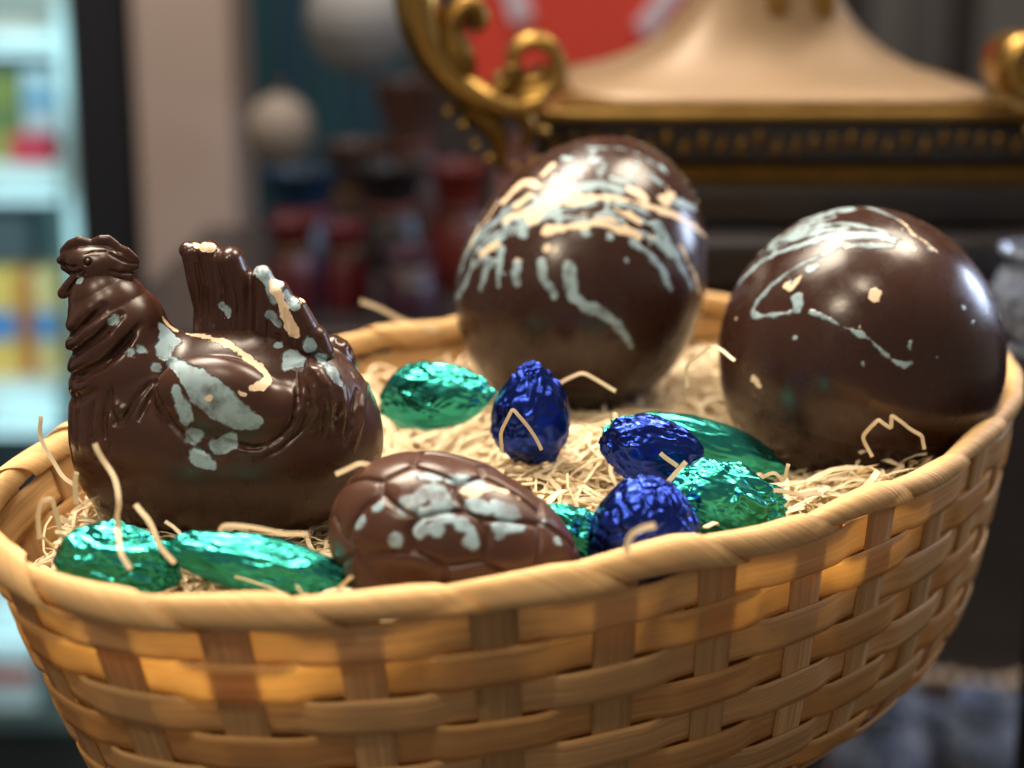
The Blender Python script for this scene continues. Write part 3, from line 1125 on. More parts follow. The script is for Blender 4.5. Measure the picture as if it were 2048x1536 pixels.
def foil(name, label, u, v, t, hw, hh, roll, colour, seed, taper=0.15, depth=0.85, yaw=0.0, flat=0.0, crease=1.0, point=0.0, cells=0):
    d, F = ICO6
    sc = t / FPX
    c = PT(u, v, t)
    a = R(roll)
    ay = R(yaw)
    X1 = np.array([math.cos(ay), math.sin(ay), 0.0])
    e1 = X1 * math.cos(a) + np.array([0, 0, 1.0]) * math.sin(a)
    e2 = np.cross(e1, np.array([-math.sin(ay), math.cos(ay), 0]))
    e2 = -e2 if e2[2] < 0 else e2
    e3 = np.cross(e1, e2)
    g = np.random.default_rng(seed)
    o = g.uniform(-50, 50, 3)
    p = d * 1.0
    x, y, z = p[:, 0], p[:, 1], p[:, 2]
    tp = 1 - taper * x
    if point > 0:
        tp = tp * (1 - point * np.clip(x, 0, 1) ** 2)
    if flat > 0:
        y = np.sign(y) * np.abs(y) ** (1 + flat)
    # crumpled wrapper: folded facets plus fine radiating pleats
    q = d * 3.0 + o
    w1 = np.stack([vnoise(q, seed), vnoise(q, seed + 1), vnoise(q, seed + 2)], -1)
    dw = nrm_rows(d * np.array([0.75, 1.0, 1.0]) + 0.16 * w1)

    def cells_f1(m):
        sd = nrm_rows(g.normal(size=(m, 3)) * np.array([0.75, 1.0, 1.0]))
        return np.sqrt(np.clip(2 - 2 * (dw @ sd.T).max(axis=1), 0, None))
    f1, f2, f3, f4 = cells_f1(30), cells_f1(110), cells_f1(380), cells_f1(900)
    patch = np.clip(0.5 + 1.3 * vnoise(d * 2.2 + o, seed + 8), 0.3, 1.0)     # calm panels beside crinkled ones
    disp = 0.16 * (f1 - 0.25) + 0.36 * patch * (f2 - 0.14) + 0.62 * patch * (f3 - 0.07) - 0.55 * patch * (f4 - 0.045)
    ang = np.arctan2(d[:, 2], d[:, 1])
    disp += 0.035 * np.clip(np.abs(x) - 0.2, 0, 1) * np.abs(np.sin(ang * 8 + 3 * w1[:, 0]))
    disp *= crease
    if cells:
        sd = nrm_rows(g.normal(size=(cells, 3)))
        ds = np.sort(np.linalg.norm(d[:, None, :] - sd[None], axis=2), axis=1)
        disp = disp * 0.35 - 0.05 * np.exp(-((ds[:, 1] - ds[:, 0]) / 0.06) ** 2)
    s1 = 1 + disp
    P3 = c + (hw * sc * x * s1)[:, None] * e1 + (hh * sc * 1.03 * y * tp * s1)[:, None] * e2 + (hh * depth * sc * z * tp * s1)[:, None] * e3
    ob = mesh_obj(name, P3 - c, F, M['foil_' + colour], None)
    ob.location = c
    tag(ob, label, "chocolate egg" if "egg" in name else "chocolate", "foil wrapped chocolates in the straw")
    avoid(c, [e1, e2, e3], [hw * sc, hh * sc, hh * depth * sc])
    return ob


foil("foil_egg", "green foil egg beside the hen's back, farthest left of centre", 870, 793, 0.620, 108, 66, 8, 'green', 11, taper=0.08, yaw=-15, flat=-0.15, crease=0.8)
foil("foil_egg", "dark blue foil egg standing upright with its pointed end up", 1064, 822, 0.592, 98, 74, 88, 'blue', 12, taper=0.16, point=0.45)
foil("foil_egg", "dark blue foil egg lying between green ones near right large egg", 1310, 902, 0.560, 97, 66, -14, 'blue', 13, taper=0.12)
foil("foil_egg", "dark blue foil egg at front rim with raised scale pattern", 1289, 1062, 0.505, 112, 108, 80, 'blue', 14, taper=0.15, cells=60, depth=0.8)
foil("foil_chocolate", "long green foil chocolate stretching behind the blue egg towards big egg", 1388, 903, 0.588, 182, 66, -16, 'green', 15, taper=0.05, depth=0.8, yaw=12, crease=0.7)
foil("foil_chocolate", "crumpled green foil chocolate at right front below the long one", 1448, 1000, 0.535, 108, 74, -22, 'green', 16, taper=-0.05, depth=0.9, crease=1.3)
foil("foil_chocolate", "green foil chocolate half hidden behind the cracked egg's pointed end", 1132, 1078, 0.515, 92, 66, -25, 'green', 17, taper=0.0, depth=0.8, crease=1.1)
foil("foil_egg", "green foil egg at far left under the hen's breast", 238, 1128, 0.497, 118, 76, -12, 'green', 18, taper=0.08, depth=0.9, crease=1.2)
foil("foil_chocolate", "long flat green foil chocolate in front of the hen", 512, 1128, 0.492, 178, 54, -9, 'green', 19, taper=-0.05, depth=1.0, yaw=-8, crease=0.9)

# ------------------------------------------------------------------ straw
FILL = 0.075


def fill_z(x, y):
    p = np.stack([x, y], -1) - BC
    a = (p @ E1) / BA
    b = (p @ E2) / BB
    rr = np.sqrt(a * a + b * b)
    z = FILL - 0.004 + 0.060 * np.clip(rr - 0.70, 0, 1)
    z += 0.006 * vnoise(np.stack([x * 28, y * 28, x * 0], -1), 41)
    z += 0.014 * np.exp(-(((x - 0.045) ** 2 + (y - 0.02) ** 2) / 0.06 ** 2))
    return z


def in_avoid(P, grow=1.0):
    m = np.zeros(len(P))
    for c, A in AVOID:
        r = np.linalg.norm((P - c) @ A.T, axis=1) / grow
        m = np.maximum(m, 1 - r)
    return m


def straw_bed():
    nr, na = 26, 90
    rr = np.linspace(0.001, 0.86, nr)
    aa = np.linspace(0, 2 * np.pi, na, endpoint=False)
    RR, AA = np.meshgrid(rr, aa, indexing='ij')
    XY = BC + (BA * RR * np.cos(AA))[..., None] * E1 + (BB * RR * np.sin(AA))[..., None] * E2
    z = fill_z(XY[..., 0], XY[..., 1]) - 0.034
    V = np.concatenate([XY, z[..., None]], -1).reshape(-1, 3)
    o = mesh_obj("straw_bed", V, grid_faces(nr, na, False, True), M['straw'], None, uv=V[:, :2])
    return o


def ribbon(pts, width, nrm0, th=0.00018):
    """thin flat strand through points: four corners per station"""
    pts = np.asarray(pts)
    tg = np.gradient(pts, axis=0)
    tg /= np.linalg.norm(tg, axis=1)[:, None] + 1e-9
    sd = np.cross(tg, nrm0)
    sd /= np.linalg.norm(sd, axis=1)[:, None] + 1e-9
    nn = np.cross(sd, tg)
    wv = (sd * (width / 2))
    return np.stack([pts - wv + nn * th, pts + wv + nn * th, pts + wv - nn * th, pts - wv - nn * th], 1)


def make_straw():
    NS, n = 9500, 13
    g = np.random.default_rng(77)
    Vs, Fs, UVs = [], [], []
    base_f = grid_faces(n, 4, False, True)
    cnt = 0
    k_all = 0
    for _ in range(NS):
        r = math.sqrt(g.uniform(0, 0.90 ** 2))
        a = g.uniform(0, 2 * np.pi)
        xy = BC + BA * r * math.cos(a) * E1 + BB * r * math.sin(a) * E2
        L = g.uniform(0.030, 0.105)
        hd = g.uniform(0, 2 * np.pi)
        kap = g.normal(0, 36)
        dk = g.normal(0, 26, n)
        ang = hd + np.cumsum(kap + dk) * L / n
        if g.random() < 0.35:
            kk = g.integers(2, n - 2)
            ang[kk:] += g.choice([-1, 1]) * g.uniform(0.6, 1.6)
        st = L / (n - 1)
        P = np.zeros((n, 3))
        P[:, 0] = xy[0] + np.cumsum(np.cos(ang)) * st
        P[:, 1] = xy[1] + np.cumsum(np.sin(ang)) * st
        P[:, :2] -= P[n // 2, :2] - xy
        top = g.random()
        ph = g.uniform(0, 6.28)
        lift = -0.020 + 0.026 * top ** 0.5 + 0.0060 * np.sin(np.linspace(0, g.uniform(2, 7), n) + ph)
        if g.random() < 0.12:
            lift = lift + np.linspace(0, 1, n) ** 1.5 * g.uniform(0.003, 0.014)
        P[:, 2] = fill_z(P[:, 0], P[:, 1]) + lift
        # keep inside the wall
        q = P[:, :2] - BC
        el = np.sqrt(((q @ E1) / BA) ** 2 + ((q @ E2) / BB) ** 2)
        if el.max() > 0.93:
            continue
        pen = in_avoid(P, 1.03)
        if pen.max() > 0.30:
            continue
        if pen.max() > 0:
            for c, A in AVOID:
                dv = P - c
                rad = np.linalg.norm(dv @ A.T, axis=1)
                m = rad < 1.03
                P[m] = c + dv[m] * (1.03 / rad[m])[:, None]
        nv = nrm([g.normal(0, 0.55), g.normal(0, 0.55), 1])
        wd = g.uniform(0.0007, 0.0025)
        q4 = ribbon(P, wd, nv)
        Vs.append(q4.reshape(-1, 3))
        Fs.append(base_f + cnt)
        UVs.append(np.stack([np.repeat(np.linspace(0, L, n), 4) + k_all * 0.11, np.tile([0, wd, wd, 0], n)], -1))
        cnt += n * 4
        k_all += 1
    V = np.concatenate(Vs)
    o = mesh_obj("straw", V, np.concatenate(Fs), M['straw'], None, smooth=False, uv=np.concatenate(UVs))
    tag(o, "pale curled straw filling the basket between the chocolates", "straw", kind="stuff")
    b = straw_bed()
    tag(b, "dense straw bedding lying under the loose strands", "straw", kind="stuff")


make_straw()


def strand(label, pts, width=0.0021, sharp=False, twist=0.5):
    P3 = np.array([PT(*p) for p in pts])
    c = P3[np.argmin(P3[:, 2])]
    P3 = smooth_path(P3, 3 if sharp else 6, sharp) - c
    if sharp:
        for _ in range(2):        # soften the kinks
            Q = np.empty((2 * len(P3) - 2, 3))
            Q[0::2] = P3[:-1] * 0.75 + P3[1:] * 0.25
            Q[1::2] = P3[:-1] * 0.25 + P3[1:] * 0.75
            P3 = np.vstack([P3[:1], Q, P3[-1:]])
    wob = np.stack([vnoise(P3 * 90 + 3.1, 51), vnoise(P3 * 90 + 7.7, 52), vnoise(P3 * 90 + 1.3, 53)], -1)
    P3 = P3 + wob * 0.0016
    width = width * 0.66
    q4 = ribbon(P3, width, nrm([0.1, -0.75 - twist * 0.2, 0.55]))
    n = len(P3)
    o = mesh_obj("straw_strand", q4.reshape(-1, 3), grid_faces(n, 4, False, True), M['straw'], None, smooth=False,
                 uv=np.stack([np.repeat(np.arange(n) * 0.004, 4), np.tile([0, width, width, 0], n)], -1))
    o.location = c
    tag(o, label, "straw", "single straw strands standing out")


strand("long bent straw strand standing in front of the hen's breast", [(190, 888, .495), (214, 935, .493), (240, 1000, .488), (237, 1035, .487), (233, 1075, .487)], 0.0026)
strand("straight straw strand leaning right of the far left green egg", [(274, 1008, .487), (305, 1070, .482), (345, 1128, .480)], 0.0026)
strand("short straw strand lying down the front of the far left green egg", [(226, 1058, .475), (240, 1100, .468), (256, 1140, .466)], 0.0022)
strand("curved straw strand over the long flat green chocolate", [(440, 1062, .488), (452, 1052, .488), (500, 1056, .487), (560, 1068, .487), (612, 1070, .488)], 0.0024)
strand("kinked straw strand end between hen and cracked egg", [(667, 950, .495), (712, 928, .495), (765, 938, .50)], 0.0026, True)
strand("thin straw strand looped over the upright blue egg", [(1000, 905, .560), (1008, 860, .556), (1022, 818, .556), (1050, 855, .556), (1082, 905, .556)], 0.0020, True)
strand("folded straw strand right of the upright blue egg", [(1112, 800, .60), (1110, 772, .60), (1160, 746, .60), (1232, 782, .60)], 0.0024, True)
strand("hooked straw strand reaching onto the left side of the biggest egg", [(1372, 775, .60), (1376, 730, .60), (1418, 688, .60), (1468, 718, .59)], 0.0022, True)
strand("zigzag straw strand sticking up before the biggest egg", [(1742, 915, .575), (1730, 872, .575), (1754, 836, .575), (1777, 858, .575), (1779, 826, .575), (1812, 856, .575), (1842, 872, .575), (1852, 900, .575)], 0.0022, True)
strand("short hooked straw strand on the front blue egg", [(1248, 1108, .455), (1262, 1074, .455), (1282, 1060, .455), (1304, 1055, .456)], 0.0030)
strand("short straight straw strand between two blue eggs and the green one", [(1330, 968, .528), (1368, 928, .530)], 0.0026)
strand("tiny straw strand on the middle blue egg", [(1320, 905, .535), (1352, 934, .535)], 0.0024)
strand("long thin straw strand hanging by the hen's breast at left rim", [(82, 838, .545), (86, 880, .545), (112, 935, .54), (150, 975, .53)], 0.0022)
strand("folded straw loop standing at the left inside wall", [(74, 1080, .505), (84, 1010, .505), (96, 996, .505), (106, 1005, .505), (114, 1075, .505)], 0.0024)
strand("upright straw strand end left of the hen's base", [(148, 1010, .51), (152, 975, .51), (157, 942, .51)], 0.0026)
strand("arched straw strand under the crumpled green chocolate's right", [(1500, 968, .55), (1540, 948, .55), (1560, 962, .55), (1572, 930, .55)], 0.0020)
strand("straw strand poking out over the back rim beside the hen's tail", [(722, 598, .74), (790, 636, .75), (872, 662, .755)], 0.0034)
strand("flat straw strand lying across beside the crumpled green chocolate", [(1490, 978, .53), (1560, 985, .53), (1640, 990, .54)], 0.0024)
strand("straw strand leaning along the right rim behind the biggest egg", [(1905, 880, .60), (1955, 820, .61), (2012, 762, .625)], 0.0028)

# ------------------------------------------------------------------ dark stand under the basket
bm = bmesh.new()
nS = 72
ring = []
for (k, z) in ((0.50, FLOOR_Z), (0.52, -0.14), (0.58, -0.07), (0.64, BASE_Z - 0.008), (0.65, BASE_Z - 0.003), (0.63, BASE_Z)):
    rr_ = []
    for i in range(nS):
        a = 2 * np.pi * i / nS
        p = BC + BA * k * math.cos(a) * E1 * 1.02 + BB * k * math.sin(a) * E2 * 1.25 + np.array([-0.030, -0.03])
        rr_.append(bm.verts.new((p[0], p[1], z + 0.0)))
    ring.append(rr_)
for r0, r1 in zip(ring[:-1], ring[1:]):
    for i in range(nS):
        bm.faces.new((r0[i], r0[(i + 1) % nS], r1[(i + 1) % nS], r1[i]))
bm.faces.new(ring[-1])
bm.faces.new(ring[0][::-1])
o = bm_obj("display_stand", bm, M['cloth_dark'], None, True)
tag(o, "dark cloth covered stand that carries the basket", "stand")


# ------------------------------------------------------------------ gold and black pedestal behind
def lathe_spiral_band(cx, cz, y0, depth, r0, r1, turns, start, thick, n=70, direction=1):
    """a rolled metal band (volute): outline in x-z, with depth along y"""
    V = []
    for i in range(n):
        k = i / (n - 1)
        a = start + direction * turns * 2 * np.pi * k
        r = r0 + (r1 - r0) * k
        for (dr, yy) in ((thick * (1 - 0.4 * k), y0), (thick * (1 - 0.4 * k), y0 + depth), (0, y0 + depth), (0, y0)):
            V.append((cx + (r + dr) * math.cos(a), yy, cz + (r + dr) * math.sin(a)))
    F = grid_faces(n, 4, False, True).tolist()
    F.append([0, 1, 2, 3])
    F.append([(n - 1) * 4 + q for q in (3, 2, 1, 0)])
    return V, F


PEDY = 0.40
ps = (PEDY - CAM[1]) / 0.978 / FPX      # metres per photo pixel there (about)


def W(u, v, y=PEDY):
    return PY(u, v, y)


pz0 = W(1500, 600)[2]
ped = thing("ornate_pedestal", "ornate black and gold pedestal with flared column and scroll corners", "pedestal", (W(1570, 300)[0], PEDY + 0.13, W(1500, 455)[2]))


def pbox(name, u0, v0, u1, v1, y0, y1, mat, bev, parent):
    a, b = W(u0, v0, y0), W(u1, v1, y0)
    bm = bmesh.new()
    add_box(bm, np.array([a[0], y0, b[2]]), np.array([b[0], y1, a[2]]), bev)
    return bm_obj(name, bm, mat, parent)


pbox("plinth", 1030, 455, 2130, 378, PEDY - 0.02, PEDY + 0.30, M['black'], 0.004, ped)
pbox("gold_band", 1085, 377, 2085, 328, PEDY + 0.004, PEDY + 0.28, M['gold_dark'], 0.003, ped)
blk = pbox("frieze", 1070, 327, 2100, 246, PEDY - 0.004, PEDY + 0.285, M['black'], 0.003, ped)
for k in range(26):       # low gilt leaves along the frieze
    u = 1110 + k * 37
    c0 = W(u, 288 + random.uniform(-10, 10), PEDY - 0.004)
    bm = bmesh.new()
    bmesh.ops.create_uvsphere(bm, u_segments=8, v_segments=6, radius=1)
    for q in bm.verts:
        q.co = Vector((c0[0] + q.co.x * 0.0035, c0[1] + q.co.y * 0.0014, c0[2] + (q.co.z + 0.5 * q.co.x) * random.uniform(0.004, 0.008)))
    bm_obj("gilt_leaf", bm, M['gold_dark'], blk, True)
pbox("ledge", 1055, 245, 2120, 222, PEDY - 0.008, PEDY + 0.29, M['gold'], 0.003, ped)
pbox("upper_step", 1130, 221, 2030, 203, PEDY + 0.002, PEDY + 0.275, M['gold_dark'], 0.002, ped)
# flared column: square foot sweeping up into a narrow shaft
zs = [(203, 437), (196, 432), (184, 402), (165, 352), (140, 300), (105, 245), (65, 200), (20, 165), (-30, 140), (-90, 124), (-170, 118), (-330, 116)]
ctr = W(1580, 200, PEDY + 0.02)
s_at = (W(1600, 100, PEDY + 0.02)[0] - W(1500, 100, PEDY + 0.02)[0]) / 100
NA = 64
V = []
for (v, hw) in zs:
    z = W(1588, v, PEDY + 0.008 + 0.0003 * (437 - hw))[2]
    for i in range(NA):
        a = 2 * np.pi * i / NA
        ca, sa = math.cos(a), math.sin(a)
        pw = 0.42                                  # rounded square plan
        sx = math.copysign(abs(ca) ** pw, ca)
        sy = math.copysign(abs(sa) ** pw, sa)
        yd = 0.130 * (hw / 437) ** 0.9
        V.append((ctr[0] + sx * hw * s_at, PEDY + 0.135 + sy * yd, z))
mesh_obj("flared_column", V, grid_faces(len(zs), NA, False, True).tolist(), M['gold_satin'], ped)
for du in (-55, 40):     # shallow flutes on the shaft
    a, b = W(1588 + du, -200, PEDY + 0.095), W(1588 + du + 34, 28, PEDY + 0.095)
    bm = bmesh.new()
    add_box(bm, np.array([a[0], PEDY + 0.075, b[2]]), np.array([b[0], PEDY + 0.13, a[2]]), 0.004)
    bm_obj("flute", bm, M['gold'], ped)


def scroll_corner(u0, flip):
    """corner ornament: big volute, upper arm and a hanging leaf tail"""
    sg = -1 if flip else 1
    yy = PEDY - 0.05
    f = lambda du, v: W(u0 + sg * du, v, yy)
    k = (W(1600, 200, yy)[0] - W(1500, 200, yy)[0]) / 100
    root_parts = []
    c0 = f(262, 132)
    V, F = lathe_spiral_band(c0[0], c0[2], yy, 0.05, 50 * k, 16 * k, 1.4, R(200) if not flip else R(-20), 34 * k, direction=1 if not flip else -1)
    root_parts.append(mesh_obj("volute", V, F, M['gold'], ped))
    # arm sweeping up from the volute
    def tube(name, pts, mat, flat=1.0):
        P3 = smooth_path(np.array([[*f(a, b)] for a, b, r in pts]), 5)
        rr_ = np.interp(np.linspace(0, len(pts) - 1, len(P3)), np.arange(len(pts)), [p[2] * k for p in pts])
        nA = 14
        tg = np.gradient(P3, axis=0)
        tg /= np.linalg.norm(tg, axis=1)[:, None]
        sd = np.cross(tg, np.array([0, 1.0, 0]))
        V = []
        for p, r_, s_ in zip(P3, rr_, sd):
            for i in range(nA):
                a = 2 * np.pi * i / nA
                V.append(p + s_ * math.cos(a) * r_ + np.array([0, 1, 0]) * math.sin(a) * r_ * flat)
        Fq = grid_faces(len(P3), nA, False, True).tolist()
        Fq.append(list(range(nA)))
        Fq.append(list(range((len(P3) - 1) * nA, len(P3) * nA))[::-1])
        return mesh_obj(name, V, Fq, mat, ped)
    tube("arm", [(25, -120, 45), (28, -40, 48), (38, 40, 46), (60, 105, 40), (105, 160, 36), (165, 200, 32), (230, 215, 24), (290, 195, 14)], M['gold'], 1.3)
    tube("leaf_curl", [(118, 150, 34), (112, 110, 36), (100, 70, 30), (112, 30, 27), (140, 10, 22), (158, 35, 20), (146, 62, 14)], M['gold_dark'], 1.2)
    tube("leaf_curl", [(170, 200, 22), (215, 165, 20), (225, 130, 18)], M['gold_dark'], 1.2)
    tube("leaf_tail", [(120, 190, 30), (160, 235, 26), (195, 275, 22), (200, 320, 14), (212, 350, 6)], M['gold_dark'], 1.0)
    tube("leaf_tail", [(225, 215, 22), (255, 250, 16), (248, 285, 10), (222, 300, 6)], M['gold_dark'], 1.0)
    for (a, b, r_) in ((95, 225, 12), (125, 250, 13), (150, 290, 10), (178, 318, 12), (230, 335, 11), (262, 318, 9), (285, 262, 12)):
        c1 = f(a, b)
        bm = bmesh.new()
        bmesh.ops.create_uvsphere(bm, u_segments=12, v_segments=8, radius=r_ * k)
        bmesh.ops.translate(bm, verts=bm.verts, vec=Vector(c1))
        bm_obj("bead", bm, M['gold'], ped, True)


scroll_corner(802, False)
scroll_corner(2345, True)

# counter carrying the pedestal
ct = W(1500, 456, PEDY - 0.02)[2]
bm = bmesh.new()
add_box(bm, np.array([-0.015, 0.335, ct - 0.03]), np.array([0.62, 0.80, ct]), 0.004)
cnt_o = thing("dark_counter", "dark polished counter behind the basket under the pedestal", "counter", (0.3, 0.55, FLOOR_Z))
bm_obj("counter_top", bm, M['counter'], cnt_o)
bm = bmesh.new()
add_box(bm, np.array([0.03, 0.40, FLOOR_Z]), np.array([0.17, 0.76, ct - 0.03]), 0.003)
bm_obj("cabinet", bm, M['black'], cnt_o)
# ------------------------------------------------------------------ background, far and out of focus
def emis(name, col, st):
    k = NT(name)
    e = k.n.new('ShaderNodeEmission')
    e.inputs[0].default_value = (*col, 1)
    e.inputs[1].default_value = st
    k.link(e.outputs[0], k.out.inputs[0])
    return k.m


def box_at(name, u0, v0, u1, v1, y, dy, mat, bev=0.004, parent=None):
    a, b = PY(u0, v0, y), PY(u1, v1, y)
    vm = 300 if v1 - v0 > 1200 else (v0 + v1) / 2
    xa, xb = PY(u0, vm, y)[0], PY(u1, vm, y)[0]
    bm = bmesh.new()
    add_box(bm, np.array([xa, y, b[2]]), np.array([xb, y + dy, a[2]]), bev)
    return bm_obj(name, bm, mat, parent)


white = mat_plain("white_enamel", (0.60, 0.78, 0.80), 0.4, 0, 0.06, 6)
CY = 2.2
cool = thing("lit_cooler", "lit open cooler cabinet with pale shelves at far left", "cooler", (PY(0, 700, CY)[0] - 0.2, CY + 0.2, FLOOR_Z))
box_at("back_panel", -420, -320, 150, 1760, CY + 0.36, 0.02, mat_plain("cooler_back", (0.35, 0.52, 0.55), 0.5, 0, 0.1, 4), 0.002, cool)
box_at("side_panel", 122, -320, 148, 1760, CY - 0.02, 0.38, white, 0.003, cool)
for (v0, v1) in ((60, 95), (330, 385), (770, 850), (1190, 1265)):
    box_at("shelf", -420, v0, 120, v1, CY, 0.35, white, 0.004, cool)
lm = emis("cooler_tube", (0.55, 0.92, 1.0), 1.1)
for zc in (180, 560, 980, 1400):
    lamp('cooler_fill_lamp', tuple(PY(20, zc - 60, CY - 0.12)), tuple(PY(0, zc, CY + 0.3)), 0.27, 0.25, (0.55, 0.92, 1.0))  # unseen lamps added before the shelves to brighten the cooler besides its tubes
for v in (100, 392, 858, 1275):
    box_at("light_tube", -400, v, 110, v + 13, CY + 0.03, 0.018, lm, 0.002, cool)
PK = "packages on the cooler shelves"


def pack(label, u0, v0, u1, v1, col, dy=0.08, y=CY + 0.06, group=PK, cat="package", name="package", rough=0.5, cap=None):
    """a carton with a printed band"""
    root_ = thing(name, label, cat, (*(PY((u0 + u1) / 2, v1, y)[:2]), PY((u0 + u1) / 2, v1, y)[2]), group)
    box_at("carton", u0, v0, u1, v1, y, dy, mat_plain("pack_" + label[:18].replace(" ", "_"), col, rough, 0, 0.15, 20), 0.004, root_)
    if cap:
        hgt = v1 - v0
        box_at("printed_band", u0 + 4, v0 + hgt * 0.35, u1 - 4, v0 + hgt * 0.6, y - 0.003, 0.004, mat_plain("band_" + label[:18].replace(" ", "_"), cap, rough, 0, 0.1, 20), 0.001, root_)
    return root_


pack("olive green packet on the upper cooler shelf", -60, 150, 38, 329, (0.30, 0.36, 0.10), cap=(0.15, 0.25, 0.10))
pack("white and sky blue packet on the upper cooler shelf", 42, 140, 112, 268, (0.55, 0.70, 0.78), cap=(0.15, 0.42, 0.65))
pack("low red packet in front on the upper cooler shelf", 20, 272, 104, 329, (0.62, 0.05, 0.10), y=CY + 0.02, dy=0.03)
pack("grey carton under the upper cooler shelf", -80, 430, 58, 540, (0.16, 0.22, 0.26), y=CY + 0.22)
pack("yellow and blue carton at left on the middle cooler shelf", -70, 545, 36, 769, (0.85, 0.62, 0.16), cap=(0.08, 0.30, 0.75))
pack("narrow orange carton on the middle cooler shelf", 40, 545, 64, 769, (0.65, 0.22, 0.04), cap=(0.35, 0.10, 0.05))
pack("yellow and blue carton at right on the middle cooler shelf", 68, 545, 116, 769, (0.80, 0.66, 0.30), cap=(0.06, 0.34, 0.80))
pack("dark crate on the lower cooler shelf", -60, 890, 116, 1189, (0.012, 0.022, 0.025), dy=0.2)  # near-black block put in for the shade between the shelves
pack("white tray with red print on the bottom cooler shelf", -60, 1290, 70, 1420, (0.55, 0.62, 0.64), cap=(0.45, 0.10, 0.08))

post = mat_plain("dark_navy_post", (0.006, 0.008, 0.014), 0.5, 0, 0.3, 6)
o = box_at("dark_post", 150, -420, 268, 1900, 1.95, 0.12, post, 0.006)
tag(o, "near black upright post beside the lit cooler", "post")
o = box_at("pale_pillar", 272, -420, 468, 1900, 1.90, 0.20, mat_plain("pinkish_plaster", (0.46, 0.365, 0.325), 0.7, 0, 0.08, 3), 0.012)
tag(o, "pale pinkish grey pillar right of the dark post", "pillar")
# blue panel made of upright boards
bp = thing("blue_panel", "deep blue boarded panel right of the pale pillar", "panel", (PY(620, 600, 2.4)[0], 2.4, FLOOR_Z))
for k in range(9):
    box_at("board", 440 + k * 42, -420, 479 + k * 42, 1500, 2.4 + 0.006 * (k % 2), 0.03, mat_plain("blue_board%d" % k, (0.005, 0.035 + 0.006 * (k % 3), 0.062 + 0.01 * (k % 2)), 0.55, 0, 0.2, 5), 0.003, bp)


def lantern(label, u, v, hw, hh, y, col):
    """rounded paper globe with ribs and a top ring"""
    c = PY(u, v, y)
    k = (PY(u + 100, v, y)[0] - c[0]) / 100
    root_ = thing("round_ornament", label, "ornament", (c[0], c[1], c[2] - hh * k), "pale round ornaments behind")
    nr, na = 26, 36
    V = []
    for i in range(nr):
        th = np.pi * (i + 0.02) / (nr - 0.96)
        rb = 1 + 0.018 * math.sin(i * 2.4)
        for j in range(na):
            a = 2 * np.pi * j / na
            V.append((c[0] + hw * k * rb * math.sin(th) * math.cos(a), c[1] + hw * k * rb * math.sin(th) * math.sin(a), c[2] + hh * k * math.cos(th)))
    mesh_obj("globe", V, grid_faces(nr, na, False, True).tolist(), mat_plain("globe_" + label[:10].replace(" ", "_"), col, 0.6, 0, 0.15, 10), root_)
    V, F = lathe_spiral_band(c[0], c[2] + hh * k * 1.08, c[1] - 0.004, 0.008, 0.010, 0.010, 1.0, 0, 0.003, 24)
    mesh_obj("hanging_ring", V, F, M['gold_dark'], root_)
    # cord that it hangs from
    bm = bmesh.new()
    add_box(bm, np.array([c[0] - 0.001, c[1] - 0.001, c[2] + hh * k * 1.1]), np.array([c[0] + 0.001, c[1] + 0.001, 1.6]), 0)
    bm_obj("cord", bm, M['black'], root_)


lantern("small beige round ornament hanging before the blue panel", 560, 262, 68, 74, 1.75, (0.24, 0.20, 0.165))
lantern("large grey white round ornament at top near the gold scroll", 722, 38, 108, 112, 1.75, (0.26, 0.26, 0.26))

# display table with dark wrapped goods behind the basket
tb = thing("goods_table", "dark table with wrapped goods behind the basket", "table", (-0.2, 1.15, FLOOR_Z))
tz = PY(700, 640, 0.95)[2]
bm = bmesh.new()
add_box(bm, np.array([-0.42, 0.90, tz - 0.03]), np.array([-0.03, 1.45, tz]), 0.004)
bm_obj("table_top", bm, M['counter'], tb)
for (x, y) in ((-0.40, 0.93), (-0.06, 0.93), (-0.40, 1.42), (-0.06, 1.42)):
    bm = bmesh.new()
    add_box(bm, np.array([x - 0.015, y - 0.015, FLOOR_Z]), np.array([x + 0.015, y + 0.015, tz - 0.03]), 0.002)
    bm_obj("leg", bm, M['black'], tb)


def bag(label, u0, v0, u1, v1, y, col, tie, dep=0.05):
    """gathered gift bag: bulging body pinched under a frilled top"""
    a, b = PY(u0, v0, y), PY(u1, v1, y)
    cx, hw = (a[0] + b[0]) / 2, (b[0] - a[0]) / 2
    z0, z1 = b[2], a[2]
    root_ = thing("gift_bag", label, "gift bag", (cx, y, z0), "wrapped goods behind the basket")
    prof_ = [(0.75, 0), (0.95, 0.08), (1.0, 0.3), (0.92, 0.5), (0.8, 0.66), (0.58, 0.76), (0.72, 0.86), (0.92, 1.0)]
    nA = 40
    V = []
    for (r_, h_) in prof_:
        for j in range(nA):
            q = 2 * np.pi * j / nA
            f_ = 1 + 0.10 * math.sin(q * 9) * h_
            V.append((cx + hw * r_ * f_ * math.cos(q), y + dep * r_ * f_ * math.sin(q), z0 + (z1 - z0) * h_))
    F = grid_faces(len(prof_), nA, False, True).tolist()
    F.append(list(range(nA))[::-1])
    mesh_obj("bag_body", V, F, mat_plain("bag_" + label[:16].replace(" ", "_"), col, 0.35, 0, 0.5, 25), root_)
    V, F = lathe_spiral_band(0, 0, 0, 0.01, 0.60 * hw + 0.002, 0.60 * hw + 0.002, 1.0, 0, 0.003, 30)
    V = [(cx + x, y + z_ * dep / hw, z0 + (z1 - z0) * 0.74 + y_ - 0.005) for (x, y_, z_) in V]
    mesh_obj("ribbon_tie", V, F, mat_plain("tie_" + label[:16].replace(" ", "_"), tie, 0.4, 0, 0.2, 10), root_)


